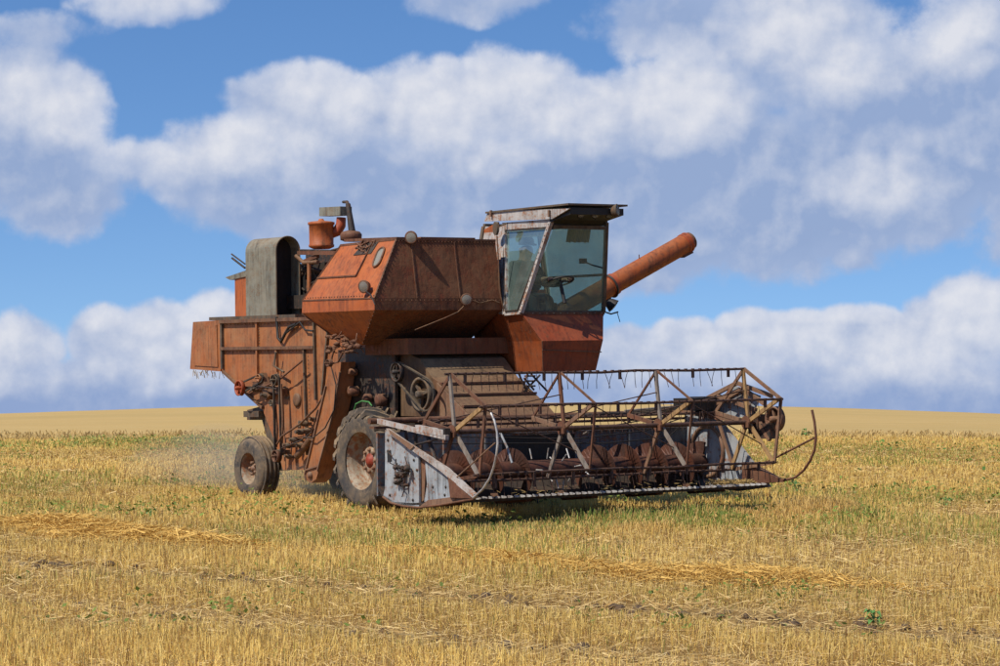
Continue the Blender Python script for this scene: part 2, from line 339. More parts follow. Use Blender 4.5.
# ---------------------------------------------------------------- wheels
def wheel(c, R_, wd, rimr, lugs, name='wheel', outer=-1):
    """mesh of the rim disc; children tyre and hub.  c centre of tyre, axis v, outer=-1: dish faces the near side"""
    ax = V((0, outer, 0)); c = V(c); h = wd / 2
    b = MB()
    b.lathe(c, ax, [(rimr * .96, -h * .8), (rimr * 1.03, -h * .82), (rimr * .92, -h * .5), (rimr * .90, h * .2), (rimr * .97, h * .72), (rimr * 1.05, h * .80), (rimr * 1.04, h * .72), (rimr * .95, h * .62), (rimr * .90, h * .3), (rimr * .88, -h * .15), (rimr * .80, -h * .22), (rimr * .62, -h * .12), (rimr * .50, h * .02), (rimr * .46, h * .10), (.02, h * .10)], 40)
    rim = b.build(name, M['rim'], root)
    b = MB(); prof = []
    for k in range(15):
        a = PI * (k / 14) ; x = math.cos(a); z = math.sin(a)
        rr = rimr + (R_ - rimr) * (abs(z) ** .45); prof.append((rr if k not in (0, 14) else rimr * .98, -x * h * (1 - .06 * (z > .9)) * (1.0 if .1 < z else .84)))
    b.lathe(c, ax, prof, 56, True, False)
    if lugs:
        n = lugs; x, y, d = b.frame(ax)
        for k in range(n):
            for sd in (-1, 1):
                a0 = 2 * PI * (k + (.5 if sd > 0 else 0)) / n; pr = []
                for j, (al, lat) in enumerate(((0.0, .02), (.17, .5), (.30, .86), (.34, 1.0))):
                    aa = a0 + al * 1.1 * (26 / n) ** .5; e = x * math.cos(aa) + y * math.sin(aa)
                    rad = R_ * (1.0, .995, .965, .90)[j]; hh = .045 * R_ / .7; tn = (-x * math.sin(aa) + y * math.cos(aa)) * .028
                    base = c + d * (sd * h * lat * (1.0 if j < 3 else 1.0))
                    pr.append([base + e * (rad - .03) - tn, base + e * (rad + hh * (1 if j < 3 else .5)) - tn * .7, base + e * (rad + hh * (1 if j < 3 else .5)) + tn * .7, base + e * (rad - .03) + tn])
                b.loft(pr)
    else:
        for lat in (-.55, -.2, .2, .55):
            b.ring(c + ax * h * lat, ax, R_ * (.985 if abs(lat) < .5 else .972), .020, 48, 6)
    b.build('tyre', M['rubber'], rim)
    b = MB(); q = c + ax * h * .10
    b.lathe(q, ax, [(rimr * .26, 0), (rimr * .25, .045), (rimr * .16, .055), (rimr * .14, .075), (rimr * .05, .08)], 24)
    hub = b.build('hub', M['hubred'] if lugs else M['rustlight'], rim)
    b = MB(); x, y, d = b.frame(ax)
    for k in range(8 if lugs else 5):
        a = 2 * PI * k / (8 if lugs else 5); b.lathe(q + (x * math.cos(a) + y * math.sin(a)) * rimr * .36 + d * .03, ax, [(.026, 0), (.026, .035), (.014, .045)], 6)
    b.build('wheel_nuts', M['rustlight'], rim)
    if lugs:
        b = MB(); b.lathe(q + ax * .001, ax, [(rimr * .47, .001), (rimr * .47, .032), (rimr * .26, .040), (rimr * .24, .038)], 24); b.build('hub_flange', M['rim'], rim)
    return rim
wheel((.22, .0, .71), .69, .52, .40, 22); wheel((.22, 2.4, .71), .69, .52, .40, 22, outer=1)
rw = S(247.5, 466, v=.24); wheel((rw.x, .40, .475), .475, .36, .24, 0); wheel((rw.x, 2.0, .475), .475, .36, .235, 0, outer=1)

# ---------------------------------------------------------------- grain tank
VT, UT = -.40, .80
TT = S(396.5, 239, u=UT - .14)                               # top front near corner
C1 = S(374.5, 298, u=UT); C2 = S(374.5, 310, u=UT); vt = C1.y
BF = S(362, 345, v=C2.y + .36)
R1 = S(302.5, 300.5, v=C1.y); R2 = S(301.8, 313, v=C2.y); RT = S(341, 244, v=TT.y); RB = S(332, 335, v=BF.y)
RT = V((RT.x, TT.y, TT.z - .03))
VE = 1.74
def far(p, dv=0): return V((p.x, VE + dv, p.z))
wall = [[RT, R1, R2, RB], [TT, C1, C2, BF]]
b = MB()
b.add([RT, R1, TT, C1], [[0, 1, 3, 2]]); b.add([R1, R2, C1, C2], [[0, 1, 3, 2]]); b.add([R2, RB, C2, BF], [[0, 1, 3, 2]])
b.add([far(RT, 1), far(R1, 1), far(R2, 1), far(RB, .6)], [[0, 1, 2, 3]]); b.add([RT, R1, R2, RB, far(RT, 1), far(R1, 1), far(R2, 1), far(RB, .6)], [[0, 4, 5, 1], [1, 5, 6, 2], [2, 6, 7, 3]])
tank = b.build('grain_tank', M['orange'], root)
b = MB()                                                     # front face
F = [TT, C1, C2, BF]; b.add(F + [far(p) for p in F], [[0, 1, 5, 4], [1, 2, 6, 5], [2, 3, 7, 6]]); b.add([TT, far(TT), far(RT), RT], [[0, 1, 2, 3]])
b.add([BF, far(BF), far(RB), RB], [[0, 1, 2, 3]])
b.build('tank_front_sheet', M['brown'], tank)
b = MB(); b.beam(along(TT, -.01), far(TT), .03, .03); b.beam(TT, RT, .03, .03); b.beam(TT, C1, .022, .022); b.beam(RT, R1, .03, .03)
b.beam(R1, C1, .018, .018); b.beam(R2, RB, .03, .03); b.build('tank_rim', M['rust'], tank)
b = MB(); e = .55
def onside(s_, t_, off=.012):                                # s along rear->front, t top->crease on the sloped side
    p = RT.lerp(TT, s_).lerp(R1.lerp(C1, s_), t_); n = (C1 - TT).cross(RT - TT).normalized()
    if n.y > 0: n = -n
    return p + n * off
for a_, c_ in (((0, .60), (.60, .60)), ((.60, .60), (.60, 0))): b.beam(onside(*a_), onside(*c_), .015, .02)
b.build('panel_seam', M['rust'], tank)
b = MB(); qs = [onside(s_, t_, .008) for s_, t_ in ((.44, .0), (.70, .0), (.66, .22), (.36, .22))]; b.prism(qs, (0, .01, 0)); b.build('radiator_opening', M['dark'], tank)
b = MB()
for k in range(22):
    q = onside(random.uniform(.38, .66), random.uniform(.0, .2), .02); b.tube([q, q + V((random.uniform(-.1, .1), random.uniform(-.03, .0), random.uniform(-.05, .05)))], .012, 6)
b.build('cable_bundle', M['rust'], tank)
b = MB()
for (p_, q_, n_) in ((C1, far(C1), 30), (TT, far(TT), 30), (C2, BF, 9), (TT, C1, 16)):
    for k in range(n_):
        q = p_.lerp(q_, (k + .5) / n_) + V((.012, 0, -.03 if p_ in (TT, C1) and q_.y > 1 else 0)); b.lathe(q, (1, 0, .1), [(.011, 0), (.008, .008)], 6)
for k in range(26): b.lathe(onside((k + .5) / 26, .96, .004), (0, -1, .3), [(.010, 0), (.007, .008)], 6)
b.build('rivets', M['rust'], tank)
b = MB()
for v_ in (.35, 1.05):
    b.cut().beam(V((TT.x + .010, v_, TT.z - .03)), V((C1.x + .008, v_, C1.z)), .016, .014, (1, 0, 0))
b.each('sheet_joint', M['rust'], tank)
# oval porthole
def oval(b, s0, t0, a_, b_, off, n=24, inner=None):
    cpt = onside(s0, t0, off); ex = (TT - RT).normalized(); ey = (C1 - TT).normalized(); ex = (ex - ey * ex.dot(ey)).normalized(); pts = []
    for k in range(n):
        q = 2 * PI * k / n; x = math.cos(q) * a_; y = math.sin(q) * a_ + (b_ - a_) * (1 if math.sin(q) > 0 else -1) * min(1, abs(math.sin(q)) * 3); pts.append(cpt + ex * x + ey * y)
    return pts
b = MB(); P0 = oval(b, .83, .30, .085, .15, .014); b.prism(P0, (0, .01, 0)); b.build('porthole', M['lens'], tank)
b = MB(); b.tube(P0 + [P0[0], P0[1]], .015, 6, False); b.build('porthole_frame', M['rust'], tank)
def lamp(p, d, r_, par, mat='rust'):
    b = MB(); p = V(p); d = V(d).normalized()
    b.lathe(p, d, [(r_ * .3, -r_ * 1.1), (r_ * .75, -r_ * .8), (r_, -r_ * .1), (r_ * 1.06, 0), (r_ * 1.06, .012), (r_ * .9, .014)], 20)
    b.tube([p - d * r_ * .5, p - d * r_ * .5 + V((-.05, .06, -.08))], .012, 6)
    o = b.build('work_lamp', M[mat], root); b = MB(); b.lathe(p, d, [(r_ * .92, .010), (r_ * .6, .022), (.003, .028)], 20); b.build('lamp_lens', M['lens'], o)
lamp(along(S(410, 237.5, u=UT - .10), 0, .03), (.6, -.75, -.1), .085, tank)
lamp(S(364, 286.5, v=C1.y - .04), (.35, -.9, -.1), .085, tank)
lamp(S(466.5, 299.5, u=UT + .07), (.9, -.45, -.05), .08, tank)
rod([(366, 291), (371, 295), (375, 305)], .008, C1.y - .05, 'cable', M['black'], tank)
b = MB(); b.tube([S(x, y, u=UT + .02) for x, y in ((467, 303), (458, 312), (445, 318), (430, 324), (415, 330))], .008, 5)
b.tube([S(x, y, u=UT + .02) for x, y in ((468, 299), (480, 303), (492, 300), (500, 303))], .007, 5); b.build('cable', M['tan'], tank)
MB().tube([S(x, y, u=UT + .03) for x, y in ((497, 236), (498.5, 262), (499.5, 290), (504, 312))], .010, 6).build('cable', M['tan'], tank)
# low cover on the top of the tank
b = MB(); q = S(430, 236, u=.3); b.box(V((.0, 1.1, TT.z + .02)), (.9, .9, .05)); b.build('tank_lid', M['brown'], tank)
b = MB(); b.beam(S(349, 240.5, v=.25), S(402, 238.5, v=.25), .16, .04); b.build('tank_cover_strip', M['rust'], tank)

# ---------------------------------------------------------------- under the tank: olive sloped housing and feeder
b = MB()
FU = [S(392, 352, v=.35), S(470, 350, v=1.7)]
b.prism([V((.1, .5, 2.22)), V((.62, .5, 2.08)), V((.95, .5, 1.80)), V((.8, .5, 1.3)), V((.1, .5, 1.3))], (0, 1.4, 0)); b.build('feeder_upper_housing', M['olive'], root)
b = MB(); b.box(V((.1, 1.15, 2.25)), (1.1, 1.7, .22)); b.build('tank_floor_frame', M['brown'], root)
b = MB()
A0 = S(437, 381, v=.5); A1 = S(466, 411, v=.5); A2 = V((2.32, .5, .98)); 
b.prism([V((A0.x - .15, .5, A0.z + .06)), A0, A1, A2, V((2.32, .5, .40)), V((.75, .5, 1.1))], (0, 1.38, 0)); fh = b.build('feeder_house', M['tan'], root)
b = MB()
for t_ in (.12, .5, .88):
    q = A0.lerp(A1, t_); b.beam(along(q, 0, .01, .012), along(q, 1.38, .01, .012), .05, .03)
b.build('feeder_rib', M['rust'], fh)
b = MB(); b.prism([A0 + V((.03, -.03, -.02)), A1 + V((.02, -.03, -.02)), A2 + V((0, -.03, 0)), V((2.3, .47, .62)), V((1.1, .47, 1.15))], (0, .025, 0)); b.build('feeder_side_sheet', M['rustlight'], fh)
# struts and platform below the cab
b = MB()
for (x0, y0, x1, y1) in ((518, 372, 527, 392), (528, 372, 522, 392), (531, 374, 548, 392), (540, 375, 524, 392), (524, 378, 534, 390)):
    b.tube([S(x0, y0, u=1.35), S(x1, y1, u=1.35)], .014, 6)
for k in range(3): b.ring(S(530, 376 + k * 5, u=1.3), (0, 0, 1), .07, .012, 16, 5)
b.build('steering_column_linkage', M['dark'], root)

# ---------------------------------------------------------------- cab
cw0 = S(521, 314.5, u=1.22); cw1 = S(603.3, 310.5, u=1.22)
ct0 = S(551, 222, u=1.56); ct1 = S(606.5, 222, u=1.56)
ck0 = S(542, 341, u=1.48); ck1 = S(603, 340, u=1.48)
cb0 = S(543, 372.5, u=1.40); cb1 = S(595.8, 370.5, u=1.40)
UR = -.05
def lvl(a, c): z = (a.z + c.z) / 2; return V((a.x, a.y, z)), V((c.x, c.y, z))
cw0, cw1 = lvl(cw0, cw1); ct0, ct1 = lvl(ct0, ct1)
def back(p, dv=0, u=UR): return V((u, p.y + dv, p.z))
b = MB()
# lower shell (closed sides below the waist)
b.add([cw0, cw1, ck0, ck1, cb0, cb1], [[0, 2, 3, 1], [2, 4, 5, 3]])
b.build('cab_front_panel', M['red'], None).parent = root
cabf = bpy.data.objects['cab_front_panel']
b = MB()
b.add([cw0, ck0, cb0, back(cw0), back(ck0), back(cb0)], [[0, 1, 4, 3], [1, 2, 5, 4]]); b.add([cw1, ck1, cb1, back(cw1), back(ck1), back(cb1)], [[0, 1, 4, 3], [1, 2, 5, 4]])
b.add([cb0, cb1, back(cb1), back(cb0)], [[0, 1, 2, 3]])
b.add([back(cb0), back(cb1), back(cw1), back(cw0)], [[0, 1, 2, 3]])
b.add([back(cw0), back(cw1), back(cw1) + V((0, 0, .35)), back(cw0) + V((0, 0, .35))], [[0, 1, 2, 3]])
cab = b.build('cab', M['deep'], root); cabf.parent = cab
b = MB(); L_ = S(542, 350, u=1.47); R_2 = S(601, 352, u=1.47); b.beam(along(L_, 0, .01), along(R_2, 0, .01), .012, .014); b.beam(along(cw0, -.005, .01, -.012), along(cw1, .005, .01, -.012), .035, .035)
b.beam(ck0, cb0, .012, .012); b.build('cab_seam', M['rust'], cab)
# near side bright patch panel edge
# pillars
def pil(b, a, c, w_=.05, h_=.06): b.beam(a, c, w_, h_, (1, 0, 0))
b = MB(); sr_t = S(503.5, 225, v=ct0.y); sr_b = S(505.8, 314, v=cw0.y)
pil(b, cw0, ct0, .055, .06); 
pil(b, sr_b, sr_t, .05, .10); b.beam(sr_b, cw0, .05, .045); b.beam(along(sr_t, 0, 0, -.02), along(ct0, 0, 0, -.02), .05, .10)
fill = [V((sr_b.x, sr_b.y, sr_b.z)), V((sr_t.x, sr_t.y, sr_t.z)), back(ct0, 0), back(cw0, 0)]
b.add(fill + [along(p, .02) for p in fill], [[0, 1, 2, 3], [7, 6, 5, 4], [0, 3, 7, 4], [1, 5, 6, 2]])
b.build('side_window_frame', M['white'], cab)
b = MB(); pil(b, cw1, ct1, .045, .05); b.beam(along(cw0, 0, .0, .005), along(cw1, 0, .0, .005), .03, .04); b.beam(along(ct0, .03, 0, -.075), along(ct1, 0, 0, -.075), .04, .05)
pil(b, back(cw1), back(ct1)); pil(b, back(cw0), back(ct0)); b.beam(back(cw1), cw1, .04, .05); b.beam(back(ct1), ct1, .04, .08); b.beam(back(ct0), back(ct1), .05, .08)
b.beam(back(cw1, 0) + V((0, 0, .52)), cw1 + V((.14, -.08, .52)), .03, .035); b.build('cab_frame', M['darkdust'], cab)
b = MB(); b.add([along(cw0, .03, .01, .02), along(cw1, -.02, .01, .02), along(ct1, -.02, .01, -.1), along(ct0, .03, .01, -.1)], [[0, 1, 2, 3]]); b.build('windscreen', M['glass'], cab)
b = MB(); b.add([along(sr_b, 0, .02, .02), along(cw0, 0, -.02, .02), along(ct0, 0, -.02, -.08), along(sr_t, 0, .02, -.08)], [[0, 1, 2, 3]]); b.build('side_window', M['glass2'], cab)
b = MB(); b.add([back(cw1), cw1, ct1, back(ct1)], [[0, 1, 2, 3]]); b.build('side_window', M['glass'], cab)
b = MB(); b.add([along(back(cw0), 0, .0, .35), along(back(cw1), 0, 0, .35), along(back(ct1), 0, 0, 0), along(back(ct0), 0, 0, 0)], [[0, 1, 2, 3]]); b.build('rear_window', M['glass'], cab)
# rubber seal and rivets round the near side window
b = MB(); sw = [along(p, -.032) for p in (along(sr_b, 0, .035, .035), along(cw0, 0, -.03, .035), along(ct0, 0, -.045, -.09), along(sr_t, 0, .035, -.09))]
b.tube(sw + [sw[0], sw[1]], .012, 6, False); b.build('window_seal', M['dark'], cab)
b = MB()
for k in range(16): q = cw0.lerp(ct0, (k + .5) / 16); b.lathe(q + V((.0, -.028, 0)), (0, -1, 0), [(.010, 0), (.008, .010)], 6)
for k in range(12): q = cw0.lerp(cw1, (k + .5) / 12); b.lathe(q + V((.03, 0, -.01)), (1, 0, 0), [(.009, 0), (.007, .010)], 6)
b.build('rivets', M['greybar'], cab)
# roof: near fascia, top, front visor with dark underside
rz = S(488, 211.5, v=ct0.y - .06).z
r0 = S(484, 221.5, v=ct0.y - .06); r0t = S(488, 211.5, v=ct0.y - .06); rf = S(569.5, 208.5, v=ct0.y - .06); rb_ = S(552, 219, v=ct0.y - .06)
vf = ct1.y - .06
b = MB(); b.prism([r0, r0t, V((rf.x, rf.y, rf.z)), rb_], (0, .03, 0)); fas = b.build('roof_fascia', M['white'], cab)
b = MB(); zt = (r0t.z + rf.z) / 2
b.prism([V((r0t.x - .04, rf.y - .02, zt)), V((rf.x + .0, rf.y - .02, zt + .02)), V((rf.x + .0, rf.y - .02, zt + .045)), V((r0t.x - .04, rf.y - .02, zt + .025))], (0, vf - rf.y + .06, 0)); b.build('roof', M['darkdust'], cab)
b = MB(); b.prism([V((ct0.x - .05, rf.y + .04, zt - .01)), V((rf.x - .03, rf.y + .04, zt - .01)), V((rf.x - .03, rf.y + .04, zt - .10)), V((ct0.x + .12, rf.y + .04, zt - .16)), V((ct0.x - .02, rf.y + .04, ct0.z - .03))], (0, vf - rf.y - .05, 0)); vis = b.build('sun_visor', M['black'], cab)
for k in range(3):
    c = V((rf.x - .08, rf.y + .25 + k * .24, zt - .09)); lamp(c, (1, -.1, -.5), .06, cab, 'black')
lamp(S(617, 210.5, u=rf.x + .02), (.7, .5, .1), .085, cab, 'darkdust')
b = MB()
for x in (491, 549): b.cut().box(S(x, 213.5, v=ct0.y - .08), (.03, .03, .09))
b.each('roof_clamp', M['rustlight'], cab)
b = MB(); b.prism([V((UR - .02, ct0.y - .02, ct0.z - .06)), S(497, 222, v=ct0.y - .02), S(497, 237, v=ct0.y - .02), V((UR - .02, ct0.y - .02, ct0.z - .22))], (0, .04, 0)); b.build('cab_rear_corner', M['orange'], cab)
b = MB(); q = S(494.8, 228.5, v=ct0.y - .22); x = [q + V((.02 * math.cos(a) + .015 * math.sin(a), .03 * math.cos(a), .095 * math.sin(a))) for a in [2 * PI * k / 18 for k in range(18)]]
b.prism([q + V((.055 * math.cos(a), 0.0, .095 * math.sin(a))) for a in [2 * PI * k / 18 for k in range(18)]], (.01, .03, 0)); b.tube([q, q + V((.03, .2, .08))], .01, 6); b.build('rear_view_mirror', M['darkdust'], cab)
# curtain strip, seat, wheel, console inside
b = MB()
ctz = ct0.z - .1
for k in range(14):
    v0 = ct0.y + .32 + k * .028; b.add([V((ct0.x - .05 - .012 * (k % 2), v0, ctz)), V((ct0.x - .05 - .012 * ((k + 1) % 2), v0 + .028, ctz)), V((ct0.x - .10 - .012 * ((k + 1) % 2), v0 + .028, ctz - .17 - .01 * (k % 3))), V((ct0.x - .10 - .012 * (k % 2), v0, ctz - .17))], [[0, 1, 2, 3]])
for k in range(20):
    u0 = sr_t.x + .03 + k * .045; b.add([V((u0, ct0.y + .05 + .01 * (k % 2), ctz)), V((u0 + .045, ct0.y + .05 + .01 * ((k + 1) % 2), ctz)), V((u0 + .045, ct0.y + .05 + .01 * ((k + 1) % 2), ctz - .09)), V((u0, ct0.y + .05 + .01 * (k % 2), ctz - .09))], [[0, 1, 2, 3]])
b.build('curtain', M['curtain'], cab)
FL = cb0.z + .12
b = MB(); b.box(V((.65, (cb0.y + cb1.y) / 2, FL)), (1.35, cb1.y - cb0.y - .06, .04)); b.build('cab_floor', M['dark'], cab)
SC = V((.42, 2.24, FL)); HD0 = S(526, 248, v=2.2); SC.x = HD0.x - .06; SZ = HD0.z - .70 - .12 - FL
b = MB(); b.box(SC + V((0, 0, SZ)), (.42, .46, .10)); b.box(SC + V((-.24, 0, SZ + .28)), (.08, .44, .50)); b.box(SC + V((0, 0, SZ / 2)), (.22, .26, SZ)); b.build('driver_seat', M['black'], cab, .02)
SWc = S(560, 281.5, v=2.33)
b = MB(); n_ = V((-.35, 0, 1)).normalized(); b.ring(SWc, n_, .19, .014, 28, 8)
for k in range(3):
    a = 2 * PI * k / 3; x, y, d = b.frame(n_); b.tube([SWc, SWc + (x * math.cos(a) + y * math.sin(a)) * .19], .010, 6)
b.tube([SWc, SWc - n_ * .32], .025, 8); b.build('steering_wheel', M['black'], cab)
b = MB(); b.box(V((1.0, 2.33, FL + .42)), (.22, .28, .84)); b.box(V((.95, 2.14, FL + .45)), (.26, .12, .5)); b.build('dashboard', M['black'], cab, .02)
b = MB(); q = S(583, 261, v=ct1.y - .25); b.box(q, (.05, .10, .07)); b.tube([q, S(592, 265, v=ct1.y - .15), S(603, 268, v=ct1.y - .03)], .012, 6); b.build('inner_mirror', M['black'], cab)
b = MB(); b.tube([S(605, 301, u=1.2), S(603, 316, u=1.2)], .01, 5); b.build('grab_handle', M['dark'], cab)

# ---------------------------------------------------------------- unloading auger
a0 = V((-.1, 2.2, 0)); 
e1 = S(687, 242.5, u=-.1); e0 = S(604, 289.5, u=-.1); dd = (e1 - e0).normalized(); st = e0 - dd * (e0.y - 2.4) / dd.y
b = MB(); b.tube([st, e1], .148, 28); ua = b.build('unloading_auger', M['tube'], root)
b = MB()
for t_ in (0., .06): b.lathe(e1 - dd * (.02 + t_), dd, [(.155, 0), (.158, .03), (.15, .045)], 28)
b.lathe(e0 + dd * .10, dd, [(.165, 0), (.165, .10)], 24); b.build('tube_band', M['red'], ua)
b = MB(); b.lathe(e1 + dd * .02, dd, [(.13, -.01), (.13, .06), (.12, .07)], 24); b.beam(e1 - dd * .14 + V((0, 0, -.145)), e1 + dd * .05 + V((0, 0, -.15)), .16, .06); b.build('tube_mouth', M['rust'], ua)
b = MB(); b.beam(e0 + V((0, 0, .145)) + dd * .2, e1 + V((0, 0, .145)) - dd * .3, .012, .02); b.tube([e0.lerp(e1, .42) + V((0, 0, .12)), e0.lerp(e1, .42) + V((0, 0, .22))], .008, 5); b.build('tube_seam', M['rust'], ua)
b = MB(); q = e0 + dd * .12; b.ring(q, dd, .17, .018, 24, 6); b.box(q + V((-.02, -.05, -.24)), (.10, .08, .12)); b.tube([q + V((0, 0, -.15)), q + V((0, 0, -.35))], .02, 6)
b.build('tube_bracket', M['dark'], ua)
lamp(S(613.5, 306, u=.3), (.4, .6, -.6), .10, ua, 'black')
b = MB(); b.tube([S(602, 311, u=.3), S(611, 314, u=.3), S(618, 312, u=.3)], .012, 6); b.tube([S(617, 312, u=.3), S(620, 322, u=.3)], .006, 5); b.build('lamp_bracket', M['dark'], ua)

# ---------------------------------------------------------------- engine deck: radiator casing, engine, cleaner, exhaust
fl0 = S(277, 318, v=.50); zb = fl0.z
af = S(276.5, 300, v=.50).x; ar = S(246, 300, v=.50).x; wv = (S(300, 300, u=af) - S(276.5, 300, u=af)).y; zt_ = S(288, 236.5, u=af).z
b = MB(); rr = wv / 2; arch = [V((af, .5, zb)), V((af, .5, zt_ - rr))] + [V((af, .5 + rr - rr * math.cos(PI * k / 14), zt_ - rr + rr * math.sin(PI * k / 14))) for k in range(1, 14)] + [V((af, .5 + wv, zt_ - rr)), V((af, .5 + wv, zb))]
outer = arch; inner = [V((p.x, .5 + rr + (p.y - .5 - rr) * .94, p.z if p.z == zb else p.z - .012)) for p in arch]
n = len(arch); sh = V((ar - af, 0, 0))
rings = [outer, [p + sh for p in outer]]
b.loft(rings, False, False, False); b.loft([inner, [p + sh for p in inner]], False, False, False); b.loft([outer, inner], False, False, False)
b.add([p + sh for p in outer], [list(range(n))])
rc = b.build('radiator_casing', M['galv'], root)
b = MB(); b.add([p + sh * .25 for p in inner], [list(range(n))]); b.build('radiator_screen', M['black'], rc)
b = MB(); b.tube([p + V((.004, 0, 0)) for p in outer], .012, 6); b.build('casing_rim', M['darkdust'], rc)
b = MB(); q = S(235, 300, v=1.0); q2 = S(262, 300, v=1.0); zz = S(235, 276, v=1.0).z
b.prism([V((q.x, 1.0, zb)), V((q.x, 1.0, zz)), V((q2.x, 1.0, zz + .14)), V((q2.x, 1.0, zb))], (0, .8, 0)); eb = b.build('engine_side_box', M['orange'], root)
b = MB(); b.prism([S(225, 277.5, v=.98), S(247, 270, v=.98), S(262, 268.5, v=.98), S(262, 273, v=.98), S(230, 280, v=.98)], (0, .85, 0)); b.build('box_lid', M['galv'], eb)
b = MB(); b.tube([S(231.5, 254, v=.9), S(245, 264, v=.9)], .012, 6); b.tube([S(232, 258, v=.95), S(245, 268, v=.95)], .016, 6); b.build('linkage_rods', M['dark'], eb)
b = MB(); b.box(V(((q.x + q2.x) / 2 + 1.0, 1.2, zb + .02)), (2.6, 1.45, .05)); b.build('engine_deck', M['darkdust'], root)
# engine
b = MB()
EC = S(322, 290, v=1.3)
b.box(EC, (.9, .5, .55)); b.box(EC + V((0, .32, .06)), (1.5, .3, 1.05)); b.box(EC + V((0, 0, .32)), (.8, .36, .16)); b.box(EC + V((-.1, -.28, .0)), (.6, .12, .3)); b.box(EC + V((.1, -.35, -.18)), (.9, .3, .2))
for k in range(6): b.lathe(EC + V((-.38 + k * .15, -.22, .25)), (0, -1, .3), [(.035, 0), (.035, .16), (.02, .18)], 10)
for k in range(26):
    p = EC + V((random.uniform(-.5, .5), -.36 + random.uniform(-.05, .1), random.uniform(-.35, .45))); b.tube([p, p + V((random.uniform(-.25, .25), random.uniform(-.06, .06), random.uniform(-.2, .2)))], random.uniform(.008, .022), 6)
eng = b.build('engine', M['dark'], root)
b = MB(); b.box(S(312, 292, v=1.2), (.10, .5, .7)); b.box(S(303, 295, v=1.0), (.3, .1, .8)); b.build('engine_bulkhead', M['black'], root)
b = MB()
b.beam(S(300, 253, v=.85), S(342, 253, v=.85), .10, .055); b.beam(S(303, 262, v=.85), S(318, 256, v=.85), .05, .05); b.build('engine_rail', M['rust'], eng)
rod([(301, 250.5), (330, 251), (345, 247)], .02, .82, 'engine_pipe', M['dark'], eng)
rod([(309, 262), (309, 300)], .03, .8, 'engine_pipe', M['orange_dusty'], eng); rod([(296, 256), (304, 263), (318, 262)], .03, .8, 'engine_pipe', M['tan'], eng)
# air cleaner drum
ac = S(321.5, 247, v=.95); H_ = S(321.5, 221.5, v=.95).z - ac.z
b = MB(); b.lathe(ac, (0, 0, 1), [(.12, -.03), (.185, 0), (.19, .03), (.178, .04), (.182, H_ * .86), (.197, H_ * .88), (.197, H_ * .97), (.15, H_), (.05, H_ + .01), (.03, H_ + .04)], 28); acl = b.build('air_cleaner', M['orange'], root)
b = MB(); b.tube([ac + V((.05, .12, H_ * .5)), ac + V((.12, .20, H_ * .62)), ac + V((.14, .25, H_ * .85)), ac + V((.14, .26, H_ * 1.15))], [.07, .08, .075, .07], 14); b.build('intake_pipe', M['red'], acl)
q0, q1 = S(325.5, 208, v=1.2), S(350, 207.5, v=1.2)
b = MB(); b.beam(S(325, 212, v=1.2), S(346, 211, v=1.2), .20, .13); b.build('intake_box', M['galv'], acl)
b = MB(); b.lathe(S(351, 240, v=1.15), (0, 0, 1), [(.10, -.02), (.155, 0), (.16, .08), (.13, .12), (.05, .14)], 24); ex = b.build('turbo_housing', M['rust'], root)
b = MB(); b.tube([S(352, 231, v=1.15), S(348, 204, v=1.15)], [.052, .036], 14); b.tube([S(348.5, 206, v=1.15), S(347, 202, v=1.15), S(343, 202, v=1.15)], [.03, .025, .02], 8); b.build('exhaust_pipe', M['dark'], ex)

# ---------------------------------------------------------------- HEADER
UB = 2.35; VN = -1.30
hubN = S(454, 432, v=-1.12); UH = hubN.x
hubF = S(747.7, 422.5, u=UH); VF = hubF.y
WB = S(385, 419, v=VN).z - .03
print('hubs', hubN, hubF, 'UH', UH, 'WB', WB)
VFP = VF + .14
cut0 = S(458, 500.5, v=-1.22); cut1 = S(738, 484, u=cut0.x); cut0.z = cut1.z = (cut0.z + cut1.z) / 2; UC = cut0.x; WC = cut0.z
print('cut', cut0, cut1, 'tank', TT, C1, 'cab', cw0, cw1, ct0, ct1)
FLR = WC - .02
b = MB()
def plate(b, u0, u1, v0, v1, w0, w1): b.box(V(((u0 + u1) / 2, (v0 + v1) / 2, (w0 + w1) / 2)), (abs(u1 - u0), abs(v1 - v0), abs(w1 - w0)))
F0, F1 = .62, 1.80
for v0, v1 in ((VN, F0), (F1, VFP)): plate(b, UB, UB + .03, v0, v1, FLR, WB - .15)
plate(b, UB, UB + .03, F0, F1, WB - .24, WB - .15)
header = b.build('header', M['backgrey'], root)
b = MB()
prof = [(UB + .03, FLR + .12), (UB + .12, FLR + .03), (UB + .4, FLR - .06), (UB + .8, FLR - .06), (UC - .35, FLR - .02), (UC - .05, FLR + .0)]
b.loft([[V((u_, VN, w_)) for u_, w_ in prof] + [V((u_, VN, w_ - .03)) for u_, w_ in prof[::-1]], [V((u_, VFP, w_)) for u_, w_ in prof] + [V((u_, VFP, w_ - .03)) for u_, w_ in prof[::-1]]])
b.build('header_floor', M['dark'], header)  # dark material paints in the shade on the header floor
b = MB(); plate(b, UB - .02, UB + .02, F0, F1, FLR + .02, WB - .24); b.build('feeder_mouth_shade', M['black'], header)  # black sheet standing in for the dark inside the feeder opening
b = MB(); b.tube([V((UB, VN - .1, WB)), V((UB, VFP, WB))], .040, 14); b.build('header_top_beam', M['rust'], header)
b = MB(); plate(b, UB - .16, UB, VN, VFP, WB - .10, WB - .07); b.tube([V((UB - .1, .2, WB - .17)), V((UB - .1, VFP, WB - .17))], .03, 8); b.build('header_back_ledge', M['rust'], header)
b = MB(); plate(b, UB + .03, UB + .06, F0 + .0, VFP, WB - .205, WB - .165); b.build('back_wall_rail', M['white'], header)
b = MB()
